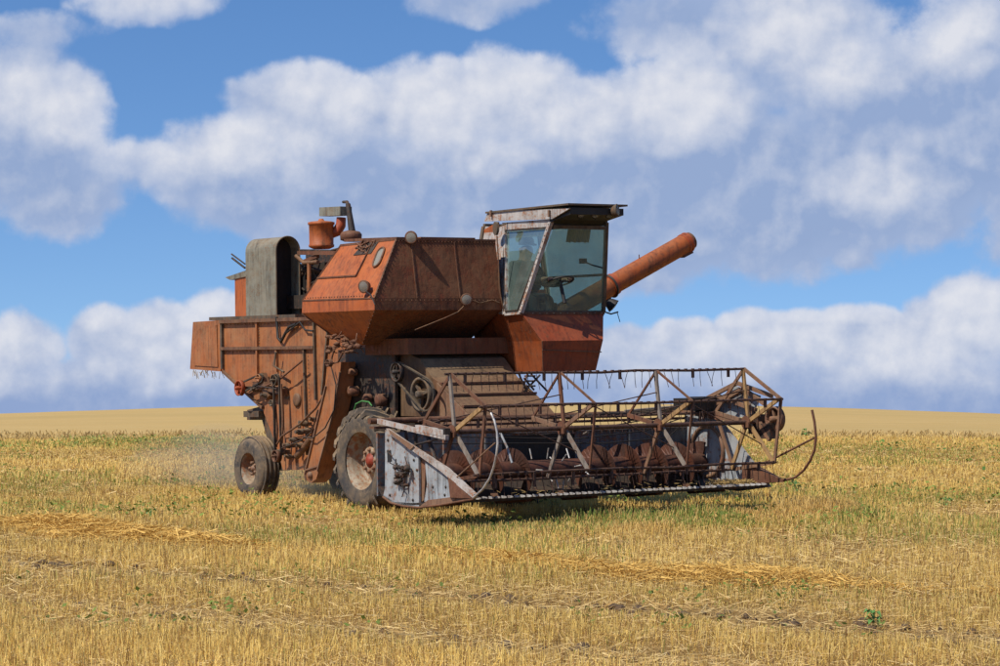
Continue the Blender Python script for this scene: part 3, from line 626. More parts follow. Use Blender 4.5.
for k in range(4): v0 = 1.9 + k * .02; b.tube([V((UB + .06 + k * .03, 2.55, WB - .03 + .025 * k)), V((UB + .1 + k * .04, VFP - .3, WB + .03 + .02 * k))], .016, 6)
b.build('hydraulic_pipes', M['greybar'], header)
b = MB()                                                     # stiffening ribs on the back wall
for v0 in (-1.0, -.3, .35, 2.1, 2.7, 3.3): b.cut().beam(V((UB + .045, v0, FLR + .1)), V((UB + .045, v0, WB - .17)), .03, .035)
b.each('back_wall_rib', M['backgrey'], header)
b = MB(); b.tube([V((UB + .25, 1.5, WB - .02)), V((UB + .4, 2.0, WB + .02)), V((UB + .2, 2.6, WB))], .03, 8); b.build('wire_hose', M['dark'], header)
# header auger: tube + two flights meeting at the feeder
UA, WA, RA = UB + .40, FLR + .27, .29
b = MB(); b.tube([V((UA, VN + .05, WA)), V((UA, VFP - .03, WA))], .12, 24); aug = b.build('feed_auger', M['auger'], root)
for (v0, v1, sg) in ((VN + .06, .75, 1), (VFP - .05, 1.65, -1)):
    b = MB(); rings = []; L = abs(v1 - v0); pit = .44; n = int(L / pit * 28)
    for k in range(n + 1):
        a = 2 * PI * (L * k / n) / pit * sg * -1 + 1.2; v_ = v0 + (v1 - v0) * k / n; e = V((math.cos(a), 0, math.sin(a)))
        c = V((UA, v_, WA)); rings.append([c + e * .11, c + e * RA + V((0, .0, 0)), c + e * RA + V((0, .010, 0)), c + e * .11 + V((0, .010, 0))])
    b.loft(rings, False); b.build('auger_flight', M['auger'], aug)
b = MB()
for k in range(14): a = k * 1.9; e = V((math.cos(a), 0, math.sin(a))); c = V((UA, .8 + k * .062, WA)); b.cut().tube([c + e * .14, c + e * .28], .010, 6)
b.each('auger_finger', M['steel'], aug)
# cutter bar
b = MB(); plate(b, UC - .06, UC - .01, VN + .04, VFP - .02, WC - .025, WC + .005); cb = b.build('cutter_bar', M['dark'], root)
b = MB(); n = 52
for k in range(n):
    v_ = VN + .08 + (VFP - VN - .16) * k / (n - 1); p = V((UC, v_, WC))
    b.loft([[p + V((-.02, -.013, -.014)), p + V((-.02, .013, -.014)), p + V((-.02, .011, .016)), p + V((-.02, -.011, .016))], [p + V((.045, -.014, -.014)), p + V((.045, .014, -.014)), p + V((.045, .012, .012)), p + V((.045, -.012, .012))], [p + V((.085, -.002, -.004)), p + V((.085, .002, -.004)), p + V((.085, .002, 0)), p + V((.085, -.002, 0))]])
b.build('knife_guards', M['steel'], cb)
b = MB()
for k in range(n - 1):
    v_ = VN + .115 + (VFP - VN - .16) * k / (n - 1); b.add([V((UC - .02, v_ - .03, WC - .004)), V((UC - .02, v_ + .03, WC - .004)), V((UC + .045, v_, WC - .004)), V((UC - .02, v_ - .03, WC)), V((UC - .02, v_ + .03, WC)), V((UC + .045, v_, WC))], [[0, 1, 2], [5, 4, 3], [0, 2, 5, 3], [1, 4, 5, 2], [0, 3, 4, 1]])
b.build('knife_sections', M['dark'], cb)
b = MB()
for k in range(5): v_ = VN + .4 + k * (VFP - VN - .8) / 4; b.cut().beam(V((UC - 1.1, v_, FLR - .12)), V((UC - .45, v_, FLR - .07)), .10, .03); b.beam(V((UC - 1.1, v_, FLR - .12)), V((UC - 1.25, v_, FLR)), .10, .03)
b.each('skid_shoe', M['rust'], header)
b = MB()
for (v0, v1, nn) in ((3.0, VFP - .1, 420), (-.4, 3, 50)):
    for k in range(nn):
        u_ = random.uniform(UC - .42, UC - .12); v_ = random.uniform(v0, v1); p = V((u_, v_, FLR + .02 + random.uniform(0, .05))); a = random.uniform(0, 2 * PI); L = random.uniform(.04, .12)
        b.beam(p, p + V((math.cos(a) * L, math.sin(a) * L, random.uniform(-.01, .03))), .006, .006)
b.build('cut_straw', M['chaff'], header)
# near side panel
b = MB(); sp = [S(x, y, v=VN) for x, y in ((385, 430), (391, 434), (418, 452), (419, 478), (419, 506.5), (404, 505), (391, 502.5), (383, 497), (385, 488))]
b.prism(sp, (0, .03, 0)); spn = b.build('side_panel', M['grey'], root); 
b = MB(); b.prism([S(x, y, v=VN - .004) for x, y in ((425, 462), (435, 468), (450, 480), (452, 500), (424, 502), (427, 484))], (0, .025, 0)); b.build('side_panel', M['grey'], root)
b = MB(); b.prism([S(x, y, v=VN - .02) for x, y in ((420, 506), (428, 500), (452, 497), (474, 497.5), (462, 501), (440, 504))], (0, .10, 0)); b.prism([S(x, y, v=VN + .04) for x, y in ((418, 452), (426, 460), (424, 500), (418, 505))], (0, .03, 0)); b.build('skid_plate', M['rustlight'], header)
b = MB(); b.tube([S(x, y, v=VN - .03) for x, y in ((383, 497), (391, 503), (404, 506.3), (419, 507.5), (440, 505), (474, 499))], .015, 6); b.build('panel_lower_edge', M['rust'], header)
# the bent divider plate from rear top to the nose
b = MB(); A = [S(386, 428.5, v=VN - .06), S(389, 434, v=VN - .06), S(440, 471, v=VN - .06), S(473, 498.5, v=VN - .06), S(474, 494, v=VN - .06), S(446, 468, v=VN - .06), S(404, 441, v=VN - .06)]
b.prism(A, (0, .05, 0)); dv = b.build('crop_divider', M['white'], root)
b = MB(); b.loft([[S(448, 477, v=VN - .07), S(450, 497.5, v=VN - .07), S(450, 497, v=VN + .14), S(449, 478, v=VN + .14)], [S(473, 497, v=VN - .04), S(473.5, 498.5, v=VN - .04), S(474, 498.5, v=VN - .02), S(474, 497, v=VN - .02)]]); b.build('divider_nose', M['rust'], dv)
b = MB(); b.loft([[S(388, 429, v=VN - .08), S(390, 433, v=VN - .08), S(390, 433, v=VN), S(388, 429, v=VN)], [S(414, 446, v=VN - .08), S(410, 450, v=VN - .08), S(410, 450, v=VN), S(414, 446, v=VN)]]); b.build('divider_patch', M['rustlight'], dv)
b = MB(); b.tube([S(x, y, v=VN - .05) for x, y in ((491, 413), (494.5, 421), (497, 432), (497.7, 443), (496.5, 454), (494, 466), (490, 478), (483, 489), (473, 498))], .014, 8); b.build('divider_rod', M['steel'], dv)
b = MB(); b.tube([S(495, 443, v=VN - .05), S(474, 462, v=VN - .05), S(455, 479, v=VN - .05)], .009, 6); b.build('divider_brace', M['rustlight'], dv)
# mechanism on the panel
b = MB(); random.seed(9)
for k in range(24):
    q = S(random.uniform(396, 408), random.uniform(465, 488), v=VN - .03 - random.uniform(0, .05)); r_ = random.uniform(.012, .03)
    b.lathe(q, (0, -1, random.uniform(-.3, .3)), [(r_, -.02), (r_, .03), (r_ * .5, .05)], 8); b.tube([q, q + V((random.uniform(-.12, .12), 0, random.uniform(-.12, .12)))], .008, 5)
b.tube([S(x, y, v=VN - .05) for x, y in ((388, 452), (392, 456), (390, 463), (396, 466), (402, 470))], .008, 5)
b.tube([S(x, y, v=VN - .05) for x, y in ((400, 485), (404, 490), (402, 497))], .008, 5)
b.build('knife_drive', M['dark'], spn)
b = MB()
for x, y in ((388, 440), (388, 451), (414, 460), (417, 470), (390, 495), (413, 500), (433, 487), (446, 487), (445, 495)):
    b.lathe(S(x, y, v=VN - .003), (0, -1, 0), [(.018, 0), (.018, .008), (.008, .015)], 8)
b.build('panel_bolts', M['dark'], spn)
b = MB(); b.prism([S(x, y, v=VN - .008) for x, y in ((387, 452), (390.5, 450), (391.5, 461), (387.5, 462))], (0, .01, 0)); b.build('panel_slot', M['black'], spn)
b = MB()
for (x0, y0, x1, y1, r_) in ((416, 434, 416, 505, .022), (421, 445, 423, 503, .02), (424, 424, 436, 462, .03), (404, 424, 407, 440, .02)): b.tube([S(x0, y0, v=VN + .12), S(x1, y1, v=VN + .12)], r_, 8)
b.build('height_adjust_links', M['dark'], header)
# far side panel, drive
b = MB(); P = [V((UB, VFP, WB + .05)), V((UB + .55, VFP, WB + .08)), V((UB + .95, VFP, WB - .25)), V((UC - .1, VFP, WC + .12)), V((UC + .05, VFP, WC - .04)), V((UC - .6, VFP, FLR - .1)), V((UB, VFP, FLR - .05))]
b.prism(P, (0, .03, 0)); sf = b.build('side_panel', M['grey'], root)
b = MB(); b.ring(V((UA + .1, VFP - .02, WA + .15)), (0, 1, 0), .34, .028, 30, 6); b.build('panel_hoop', M['rustlight'], sf)
b = MB(); b.tube([S(x, y, v=VFP) for x, y in ((812, 410), (814.5, 422), (816, 437), (814.5, 450), (810, 461), (804, 470), (796, 477), (789, 479.3), (775, 480))], .017, 8); fr = b.build('divider_rod', M['rust'], sf)
b = MB(); b.tube([S(815, 437.5, v=VFP), S(783, 454, v=VFP), S(755, 468, v=VFP)], .014, 6); b.build('divider_brace', M['rust'], sf)
b = MB(); q = V((UH + .02, VFP + .12, hubF.z)); 
b.loft([[S(742, 462, v=VFP - .12), S(742, 484, v=VFP - .12), S(748, 484, v=VFP + .08), S(752, 462, v=VFP + .08)], [S(783, 480, v=VFP - .02), S(783, 482, v=VFP - .02), S(785, 482, v=VFP + .02), S(785, 480, v=VFP + .02)]]); b.build('divider_nose', M['rust'], sf)
pulley(777, 419, .17, VFP + .15, M['rustlight'], 4, .07, sf, 'drive_pulley')
b = MB(); b.box(S(766, 431, v=VFP + .08), (.34, .16, .2)); b.box(S(757, 424, v=VFP + .05), (.2, .14, .26)); b.build('drive_gearbox', M['dark'], sf)
b = MB()
for (a_, c_) in (((700, 402), (737, 383)), ((706, 410), (741, 390)), ((737, 383), (772, 396)), ((745, 400), (770, 440)), ((718, 396), (756, 410)), ((742, 388), (765, 404))): b.beam(S(*a_, v=VFP + .02), S(*c_, v=VFP + .02), .05, .05, (0, 1, 0))
b.build('drive_guard_frame', M['rustlight'], sf)
b = MB(); b.prism([S(x, y, v=VFP + .1) for x, y in ((712, 402), (736, 386), (760, 396), (752, 416), (716, 420))], (0, .02, 0)); b.build('drive_guard', M['grey'], sf)
b = MB(); b.box(S(704, 404, v=VFP - .1), (.3, .25, .2)); b.box(S(692, 404, v=VFP - .4), (.3, .4, .16)); b.build('hydraulic_tank', M['black'], sf)

# ---------------------------------------------------------------- reel
RR = .715; A0_ = R(98); NB = 5
b = MB(); b.tube([hubN + V((0, -.12, 0)), V((UH, VF + .1, hubN.z))], .030, 12); reel = b.build('reel', M['ironrust'], header if False else root)
tips = [V((math.cos(A0_ - k * 2 * PI / NB) * RR, 0, math.sin(A0_ - k * 2 * PI / NB) * RR)) for k in range(NB)]
vs_ = [hubN.y + (VF - hubN.y) * t_ for t_ in (0, .355, .685, 1)]
cmat = [['greybar', 'wood', 'greybar', 'rust', 'rust'], ['rust', 'rustlight', 'greybar', 'greybar', 'rustlight'], ['greybar', 'wood', 'greybar', 'rustlight', 'rust'], ['wood', 'wood', 'wood', 'wood', 'rustlight']]
for i, v_ in enumerate(vs_):
    c = V((UH, v_, hubN.z)); b = MB(); b.lathe(c + V((0, -.04, 0)), (0, 1, 0), [(.09, 0), (.09, .012), (.06, .02), (.06, .08)], 16)
    b.box(c + V((.05, -.05, -.03)), (.07, .02, .07)); sp_ = b.build('reel_spider', M['rust'], reel)
    for k, t_ in enumerate(tips):
        bb = MB().beam(c + t_ * .06 + V((0, .012 * (-1) ** k, 0)), c + t_ * .99 + V((0, .012 * (-1) ** k, 0)), .052, .028, (0, 1, 0)).build('reel_spoke', M[cmat[i][k]], reel)
    b = MB()
    for k in range(NB):
        if i in (1, 2) and k not in (0, 1, 4): continue
        b.beam(c + tips[k] + V((0, .03, 0)), c + tips[(k + 1) % NB] + V((0, .03, 0)), (.045 if i in (0, 3) else .026), .022, (0, 1, 0))
    b.build('reel_brace', M['rust' if i != 3 else 'rustlight'], reel)
random.seed(3)
for k, t_ in enumerate(tips):
    b = MB(); p0 = V((UH, hubN.y - .06, hubN.z)) + t_; p1 = V((UH, VF + .06, hubN.z)) + t_; mid = p0.lerp(p1, .5) + V((0, 0, -.012))
    b.tube([p0] + [p0.lerp(p1, f_) + V((random.uniform(-.014, .014), 0, random.uniform(-.016, .010))) for f_ in (.15, .3, .5, .62, .8, .92)] + [p1], .016, 8)
    n = 40
    for j in range(n):
        q = p0.lerp(p1, (j + .5) / n); b.box(q, (.040, .026, .034)); lean = random.gauss(.005, .016)
        if random.random() > .08: b.tube([q + V((0, 0, -.02)), q + V((lean * .4, lean, -.12)), q + V((.015 + lean, lean * 1.3, -.22))], .0048, 4)
        if j % 5 == 2: b.box(q + V((0, 0, -.06)), (.03, .03, .09))
    b.build('reel_bat', M['ironrust'], reel)
b = MB(); b.beam(S(378.5, 421, v=VN + .02), S(447, 437.5, v=VN + .02), .06, .05, (0, 1, 0)); b.beam(S(417, 428, v=VN + .02), S(445, 433, v=VN + .02), .08, .06, (0, 1, 0)); ra = b.build('reel_arm', M['white'], root)
b = MB(); b.box(S(444, 434, v=VN + .04), (.16, .08, .14)); b.build('reel_bearing', M['dark'], ra)
b = MB(); b.tube([S(411, 446, v=VN + .05), S(430, 441, v=VN + .05), S(449, 436, v=VN + .05)], .014, 6); b.build('hydraulic_cylinder', M['dark'], ra)
b = MB(); b.beam(V((UB - .1, VF + .03, WB + .03)), V((UH, VF + .03, hubN.z)), .06, .05, (0, 1, 0)); fa = b.build('reel_arm', M['rustlight'], header)
b = MB(); b.tube([V((UB + .1, 1.9, WB - .25)), V((UH - .1, 1.0, WA + .5))], .018, 6); b.build('lifting_cable', M['greybar'], header)
b = MB(); rw_ = random.Random(12)
for k in range(3):
    b.tube([V((UB + .2, VN + .3 + k * .2, WB - .1 - .1 * k)), V((UB + .6, .9 + k * .5, WB - .22 - .07 * k)), V((UB + .5, 2.2 + .4 * k, WB - .12 - .1 * k)), V((UB + .3, VFP - .2, WB - .05 * k))], .008, 5)
b.build('cables', M['black'], header)
for k in range(3):
    v0 = vs_[k]; v1 = vs_[k + 1]
    b = MB(); b.tube([V((UH, v0, hubN.z)) + tips[1] * .95, V((UH, v1, hubN.z)) + tips[2] * .55], .008, 5); b.tube([V((UH, v0, hubN.z)) + tips[4] * .8, V((UH, v1, hubN.z)) + tips[0] * .6], .008, 5); b.build('reel_stay_wire', M['ironrust'], reel)
# header side braces at near end seen below the reel arm
rod([(500, 432), (507, 447), (512, 463)], .016, .2, 'support_strut', M['grey'], header)

# ================================================================== DRIVER
def skinned(name, verts, edges, rad, mat, parent=None, sub=2, rootv=0):
    me = bpy.data.meshes.new(name); me.from_pydata([tuple(v) for v in verts], edges, []); o = bpy.data.objects.new(name, me); COL.objects.link(o)
    sk = o.modifiers.new('skin', 'SKIN'); sk.use_smooth_shade = True
    d = me.skin_vertices[0].data if me.skin_vertices else None
    if d is None:
        bpy.context.view_layer.objects.active = o; bpy.ops.mesh.customdata_skin_add(); d = me.skin_vertices[0].data
    for i, r_ in enumerate(rad): d[i].radius = (r_, r_) if not isinstance(r_, tuple) else r_; d[i].use_root = (i == rootv)
    ss = o.modifiers.new('sub', 'SUBSURF'); ss.levels = ss.render_levels = sub
    me.materials.append(mat)
    dg = bpy.context.evaluated_depsgraph_get(); nm = bpy.data.meshes.new_from_object(o.evaluated_get(dg)); o.modifiers.clear(); o.data = nm
    for p in nm.polygons: p.use_smooth = True
    if not nm.materials: nm.materials.append(mat)
    if parent: o.parent = parent
    return o
HD = S(526, 248, v=2.2); HP = V((HD.x - .10, 2.2, HD.z - .70)); verts = []; edges = []; rad = []
def chain(start, pts, rs):
    prev = start
    for p, r_ in zip(pts, rs):
        verts.append(V(p)); rad.append(r_)
        if prev is not None: edges.append((prev, len(verts) - 1))
        prev = len(verts) - 1
    return prev
pel = chain(None, [HP], [.15]); chest = chain(pel, [HP + V((.02, 0, .18)), HP + V((.05, 0, .38))], [.14, .155]); nk = chain(chest, [HP + V((.06, 0, .50)), HP + V((.08, 0, .57))], [.10, .082])
hd = chain(nk, [HP + V((.10, 0, .655)), HP + V((.105, 0, .75))], [.112, .110]); chain(hd - 1, [HP + V((.175, 0, .655))], [.035])
hands = []
for sg in (-1, 1):
    grip = SWc + V((-.02, sg * .175, .02)); sh_ = HP + V((.05, sg * .17, .45)); elb = sh_ + V((.16, sg * .06, -.25))
    w_ = chain(chest, [sh_, elb, grip + V((-.09, 0, .02)), grip + V((-.03, 0, .025))], [.065, .048, .030, .034])
    for f in range(4): s0 = grip + V((0, (f - 1.5) * .021, .025)); chain(w_, [s0, s0 + V((.035, 0, .008)), s0 + V((.045, 0, -.02)), s0 + V((.025, 0, -.035))], [.011, .0095, .009, .008])
    chain(w_, [grip + V((-.01, -sg * .035, .005)), grip + V((.015, -sg * .04, -.012))], [.012, .010])
    kn = HP + V((.45, sg * .13, .0)); ft = V((kn.x + .06, kn.y, FL + .07)); chain(pel, [HP + V((.08, sg * .10, -.02)), kn, ft, ft + V((.16, 0, -.02))], [.095, .062, .042, .036])
drv = skinned('person', verts, edges, rad, M['skin']); drv.matrix_world = root.matrix_world
tag(drv, 'driver in silhouette-dark work clothes and peaked cap sitting at the steering wheel inside the cab', 'person')
vv = list(verts)
# clothing: a slightly larger shell over trunk, arms and legs
verts2, edges2, rad2 = [], [], []
verts, edges, rad = verts2, edges2, rad2
pel = chain(None, [HP], [.165]); chest = chain(pel, [HP + V((.02, 0, .18)), HP + V((.05, 0, .38))], [.185, .21]); chain(chest, [HP + V((.058, 0, .49)), HP + V((.07, 0, .545))], [.135, .105])
for sg in (-1, 1):
    grip = SWc + V((-.02, sg * .175, .02)); sh_ = HP + V((.05, sg * .17, .45)); elb = sh_ + V((.16, sg * .06, -.25))
    chain(chest, [sh_, elb, grip + V((-.12, 0, .02))], [.105, .078, .055])
    kn = HP + V((.45, sg * .13, .0)); chain(pel, [HP + V((.08, sg * .10, -.02)), kn, V((kn.x + .05, kn.y, FL + .14))], [.11, .078, .06])
skinned('work_clothes', verts, edges, rad, M['cloth'], drv)
hc = HP + V((.105, 0, .73)); b = MB(); b.lathe(hc + V((0, 0, .035)), (0, 0, 1), [(.108, -.02), (.112, .01), (.108, .05), (.085, .085), (.04, .10), (.003, .103)], 22)
b.prism([hc + V((.08 + .12 * math.cos(a), .09 * math.sin(a), .022 - .03 * math.cos(a))) for a in [(-PI / 2 + PI * k / 12) for k in range(13)]], (0, 0, .010)); b.build('cap', M['cap'], drv)
b = MB()
for sg in (-1, 1): b.lathe(hc + V((.083, sg * .032, -.045)), (1, 0, 0), [(.012, 0), (.009, .006), (.002, .009)], 10); b.lathe(hc + V((-.005, sg * .088, -.055)), (0, sg, 0), [(.026, 0), (.03, .012), (.015, .016)], 12)
b.tube([hc + V((.085, 0, -.05)), hc + V((.108, 0, -.075)), hc + V((.09, 0, -.085))], [.010, .016, .010], 8); b.tube([hc + V((.082, -.025, -.115)), hc + V((.090, 0, -.113)), hc + V((.082, .025, -.115))], .006, 6)
b.build('face', M['skin'], drv)

# ================================================================== GROUND
def hz(x, y):                                                 # terrain height
    x = np.asarray(x, float); y = np.asarray(y, float)
    far = np.clip((y - 62) / 50, 0, None)
    z = -.00085 * (x + 0.) ** 2 * np.clip((y - 45) / 60, 0, 1.6) * (np.abs(x) < 1e9)
    z = np.where(y > 108, z - .0011 * (y - 108) ** 2, z)
    z += .012 * np.sin(x * .9 + y * .35) * np.sin(y * .6 - x * .2) + .02 * np.sin(x * .17 + 1) * np.sin(y * .13)
    tt = .66 * x + .75 * y
    z -= .035 * np.exp(-((tt - 17.6) / .45) ** 2) + .03 * np.exp(-((tt - 15.4) / .4) ** 2)
    return z
xs = np.unique(np.concatenate([np.linspace(-900, -60, 22), np.linspace(-60, 60, 161), np.linspace(60, 900, 22)])); ys = np.unique(np.concatenate([np.linspace(-120, 8, 14), np.linspace(8, 50, 169), np.linspace(50, 140, 120), np.linspace(140, 700, 40)]))
X, Y = np.meshgrid(xs, ys); Xc = np.clip(X, -130, 130); Z = hz(Xc, np.clip(Y, 0, 400)); Z = np.maximum(Z, -60)
vt_ = np.stack([X, Y, Z], -1).reshape(-1, 3); ny, nx = X.shape; idx = np.arange(nx * ny).reshape(ny, nx)
fc = np.stack([idx[:-1, :-1], idx[:-1, 1:], idx[1:, 1:], idx[1:, :-1]], -1).reshape(-1, 4)
me = bpy.data.meshes.new('field_ground'); me.from_pydata(vt_.tolist(), [], fc.tolist()); me.polygons.foreach_set('use_smooth', [True] * len(fc))
gnd = bpy.data.objects.new('field_ground', me); COL.objects.link(gnd); tag(gnd, kind='structure')
m, t, p, co = material('straw_littered_soil')
sx = t.new('ShaderNodeSeparateXYZ'); t.l.new(co, sx.inputs[0])
n1 = t.noise(co, .55, 5, .6); n2 = t.noise(co, 7, 6, .7); n3 = t.noise(t.scale(co, (1, 3.2, 1)), 34, 4, .75, .8)
near = t.mix(t.rng(n3, .36, .62), (.20, .11, .045), (.56, .36, .12)); near = t.mix(t.rng(n1, .4, .68), near, t.mix(n2, (.34, .21, .08), (.52, .33, .12)))
fn = t.noise(t.scale(co, (.35, 1, 1)), 1.4, 6, .75); f2 = t.noise(t.scale(co, (.06, .5, 1)), .6, 4, .6)
farc = t.mix(t.rng(fn, .3, .7), (.485, .325, .118), (.55, .38, .15)); farc = t.mix(t.rng(f2, .35, .7, 0, .5), farc, (.44, .29, .10))
wob = t.math('ADD', sx.outputs[1], t.math('MULTIPLY', t.math('SUBTRACT', n1, .5), 3.))
farc = t.mix(t.rng(t.noise(t.scale(co, (.9, 3.5, 1)), 3.0, 5, .8), .35, .65, 0, .38), farc, (.34, .22, .08)); farc = t.mix(t.rng(t.noise(t.scale(co, (.02, .22, 1)), 1.0, 3, .6), .5, .62, 0, .35), farc, (.38, .27, .10))
c = t.mix(t.rng(wob, 64.5, 68), near, farc); t.set(p.inputs['Base Color'], c); p.inputs['Roughness'].default_value = .95; p.inputs['Specular IOR Level'].default_value = .1
bp = t.new('ShaderNodeBump', ins={'Strength': t.rng(sx.outputs[1], 40, 70, .8, .05), 'Distance': .03, 'Height': t.math('ADD', n3, n2)}); t.l.new(bp.outputs[0], p.inputs['Normal']); me.materials.append(m)

def veg(name, tr=.25, spec=.15):
    m, t, p, co = material(name); a = t.new('ShaderNodeAttribute', attribute_name='tint'); t.l.new(a.outputs[0], p.inputs['Base Color'])
    p.inputs['Roughness'].default_value = .75; p.inputs['Specular IOR Level'].default_value = spec
    tl = t.new('ShaderNodeBsdfTranslucent'); t.l.new(a.outputs[0], tl.inputs[0]); mx = t.new('ShaderNodeMixShader', ins={0: tr}); t.l.new(p.outputs[0], mx.inputs[1]); t.l.new(tl.outputs[0], mx.inputs[2]); t.l.new(mx.outputs[0], t.n['Material Output'].inputs[0]); return m
MS = veg('dry_straw', .22); MG = veg('green_leaf', .3, .3)
def quads(name, P, cols, mat):                                # P (n,4,3), cols (n,3)
    n = len(P); me = bpy.data.meshes.new(name); me.vertices.add(n * 4); me.vertices.foreach_set('co', P.reshape(-1).astype(np.float32)); me.loops.add(n * 4); me.loops.foreach_set('vertex_index', np.arange(n * 4, dtype=np.int32))
    me.polygons.add(n); me.polygons.foreach_set('loop_start', np.arange(0, n * 4, 4, dtype=np.int32)); me.update(calc_edges=True)
    at = me.attributes.new('tint', 'FLOAT_COLOR', 'FACE'); at.data.foreach_set('color', np.concatenate([cols, np.ones((n, 1))], 1).reshape(-1).astype(np.float32))
    me.materials.append(mat); o = bpy.data.objects.new(name, me); COL.objects.link(o); return o
# smooth value noise
def vnoise(x, y, s, seed):
    g = np.random.default_rng(seed).random((64, 64)); x = x / s; y = y / s; xi = np.floor(x).astype(int); yi = np.floor(y).astype(int); fx = x - xi; fy = y - yi; fx = fx * fx * (3 - 2 * fx); fy = fy * fy * (3 - 2 * fy)
    q = lambda a, b_: g[a % 64, b_ % 64]
    return (q(xi, yi) * (1 - fx) + q(xi + 1, yi) * fx) * (1 - fy) + (q(xi, yi + 1) * (1 - fx) + q(xi + 1, yi + 1) * fx) * fy
def scatter(n, y0, y1, mx=2.5, pw=2.0):                       # denser close by, as seen from the path in front
    t_ = rng.random(n); y = (y0 ** (2 - pw) + t_ * (y1 ** (2 - pw) - y0 ** (2 - pw))) ** (1 / (2 - pw)) if pw != 2 else y0 * (y1 / y0) ** t_
    hw = y * .19 + mx; return (rng.random(n) * 2 - 1) * hw, y
def bandT(x, y): return .66 * x + .75 * y
def stalks(n, y0, y1, hgt, wid, pw, leanmul=1.):
    x, y = scatter(n, y0, y1, pw=pw); tt = bandT(x, y)
    # drill rows along the driving direction
    row = .15; tt2 = np.round(tt / row) * row + rng.normal(0, .022, n); d = (tt2 - tt); keep = rng.random(n) < .75
    x = np.where(keep, x + d * .66, x); y = np.where(keep, y + d * .75, y)
    den = np.clip(.05 + 2.6 * vnoise(x, y, 1.3, 11) * (.25 + .75 * vnoise(x, y, .4, 12)), .12, 1)
    bare = np.clip(np.exp(-((tt - 17.7 - .8 * (vnoise(x, y, 2, 5) - .5)) / .6) ** 2) * .95 + np.exp(-((tt - 15.1 - .6 * (vnoise(x, y, 2, 6) - .5)) / .55) ** 2) * .8 + np.clip(vnoise(x, y, 1.1, 77) - .62, 0, 1) * 1.8, 0, 1)
    k = (rng.random(n) < den) & (rng.random(n) > bare * .9); x, y, tt, bare = x[k], y[k], tt[k], bare[k]; n = len(x)
    z = hz(x, y); a = rng.random(n) * PI; wx = np.cos(a) * wid * (.7 + .6 * rng.random(n)) * np.clip(y / 26, .8, 2.4); wy = np.sin(a) * wid
    patch = vnoise(x, y, 3.5, 21); hgt_ = hgt * (.55 + .75 * rng.random(n)) * (.75 + .5 * patch) * (1 - .6 * bare)
    la = rng.random(n) * 2 * PI; lm = np.abs(rng.normal(0, .30, n)) * leanmul; lm = np.where(rng.random(n) < .22, lm + .7, lm); lx = np.cos(la) * lm * hgt_; ly = np.sin(la) * lm * hgt_; hz_ = hgt_ * np.clip(1 - lm * .45, .3, 1)
    B = np.stack([x, y, z - .01], -1); Tp = B + np.stack([lx, ly, hz_], -1); W = np.stack([wx, wy, np.zeros(n)], -1)
    P = np.stack([B - W, B + W, Tp + W * .75, Tp - W * .75], 1)
    r_ = rng.random((n, 1)); r2 = rng.random((n, 1)); base = np.array([.68, .435, .10]) * (1 - r_) + np.array([.86, .64, .22]) * r_
    brown = np.array([.40, .22, .075]); base = np.where(r2 < .13, brown, base); g = (vnoise(x, y, 2.6, 31) * .7 + vnoise(x, y, .7, 32) * .3)[:, None]; base = base * (.8 + .35 * patch[:, None])
    isg = (g > .55) & (rng.random((n, 1)) < np.clip((y[:, None] - 22) / 24, 0.02, .36)); base = np.where(isg, np.array([.27, .30, .06]) * (.7 + .6 * rng.random((n, 1))), base)
    return P, base
P1, c1 = stalks(330000, 15.5, 42, .145, .0030, 1.4)
P2, c2 = stalks(300000, 38, 67, .12, .0037, 1.2)
# taller uncut stalks just ahead of the cutter bar
n = 15000; vv3 = rng.uniform(-1.3, 4.6, n); uu3 = UC + .2 + 1.3 * rng.random(n); mw = np.array(root.matrix_world)[:3]; q3 = np.stack([uu3, vv3, np.zeros(n), np.ones(n)], -1) @ mw.T; x, y = q3[:, 0], q3[:, 1]; z = hz(x, y); hh = (.15 + .15 * np.clip((vv3 + 1) / 5, 0, 1) * np.clip(1.6 - (uu3 - UC), .2, 1)) * (.5 + .6 * rng.random(n)) * (.7 + .6 * vnoise(x, y, .8, 91)); a = rng.random(n) * PI; W = np.stack([np.cos(a), np.sin(a), a * 0], -1) * .0042; B = np.stack([x, y, z - .01], -1); Tp = B + np.stack([rng.normal(0, .05, n), rng.normal(0, .05, n), hh], -1)
P3 = np.stack([B - W, B + W, Tp + W * .7, Tp - W * .7], 1); r_ = rng.random((n, 1)); c3 = np.array([.60, .37, .095]) * (1 - r_) + np.array([.80, .56, .21]) * r_; c3 = np.where((vnoise(x, y, .9, 93)[:, None] > .55) & (rng.random((n, 1)) < .5), np.array([.22, .30, .06]), c3)
st_ = quads('stubble', np.concatenate([P1, P2, P3]), np.concatenate([c1, c2, c3]), MS); tag(st_, kind='stuff')
# far standing crop
n = 60000; x, y = scatter(n, 65.5, 118, 4, 1.0); k = (y < 73); x = x[k]; y = y[k]; n = len(x); z = hz(x, y); pa = vnoise(x, y, 6, 41); h_ = .10 * (.5 + rng.random(n)); a = rng.random(n) * PI; W = np.stack([np.cos(a) * .02, np.sin(a) * .02, np.zeros(n)], -1); B = np.stack([x, y, z - .02], -1); Tp = B + np.stack([rng.normal(0, .05, n), rng.normal(0, .05, n), h_], -1)
tr_ = np.minimum(np.abs(np.sin(y * .55 + .02 * x)), 1)[:, None]; cc = (np.array([.56, .39, .15]) * (.90 + .16 * rng.random((n, 1)))) * (.92 + .12 * pa[:, None]); o = quads('standing_crop', np.stack([B - W, B + W, Tp + W * .6, Tp - W * .6], 1), cc, MS); tag(o, kind='stuff')
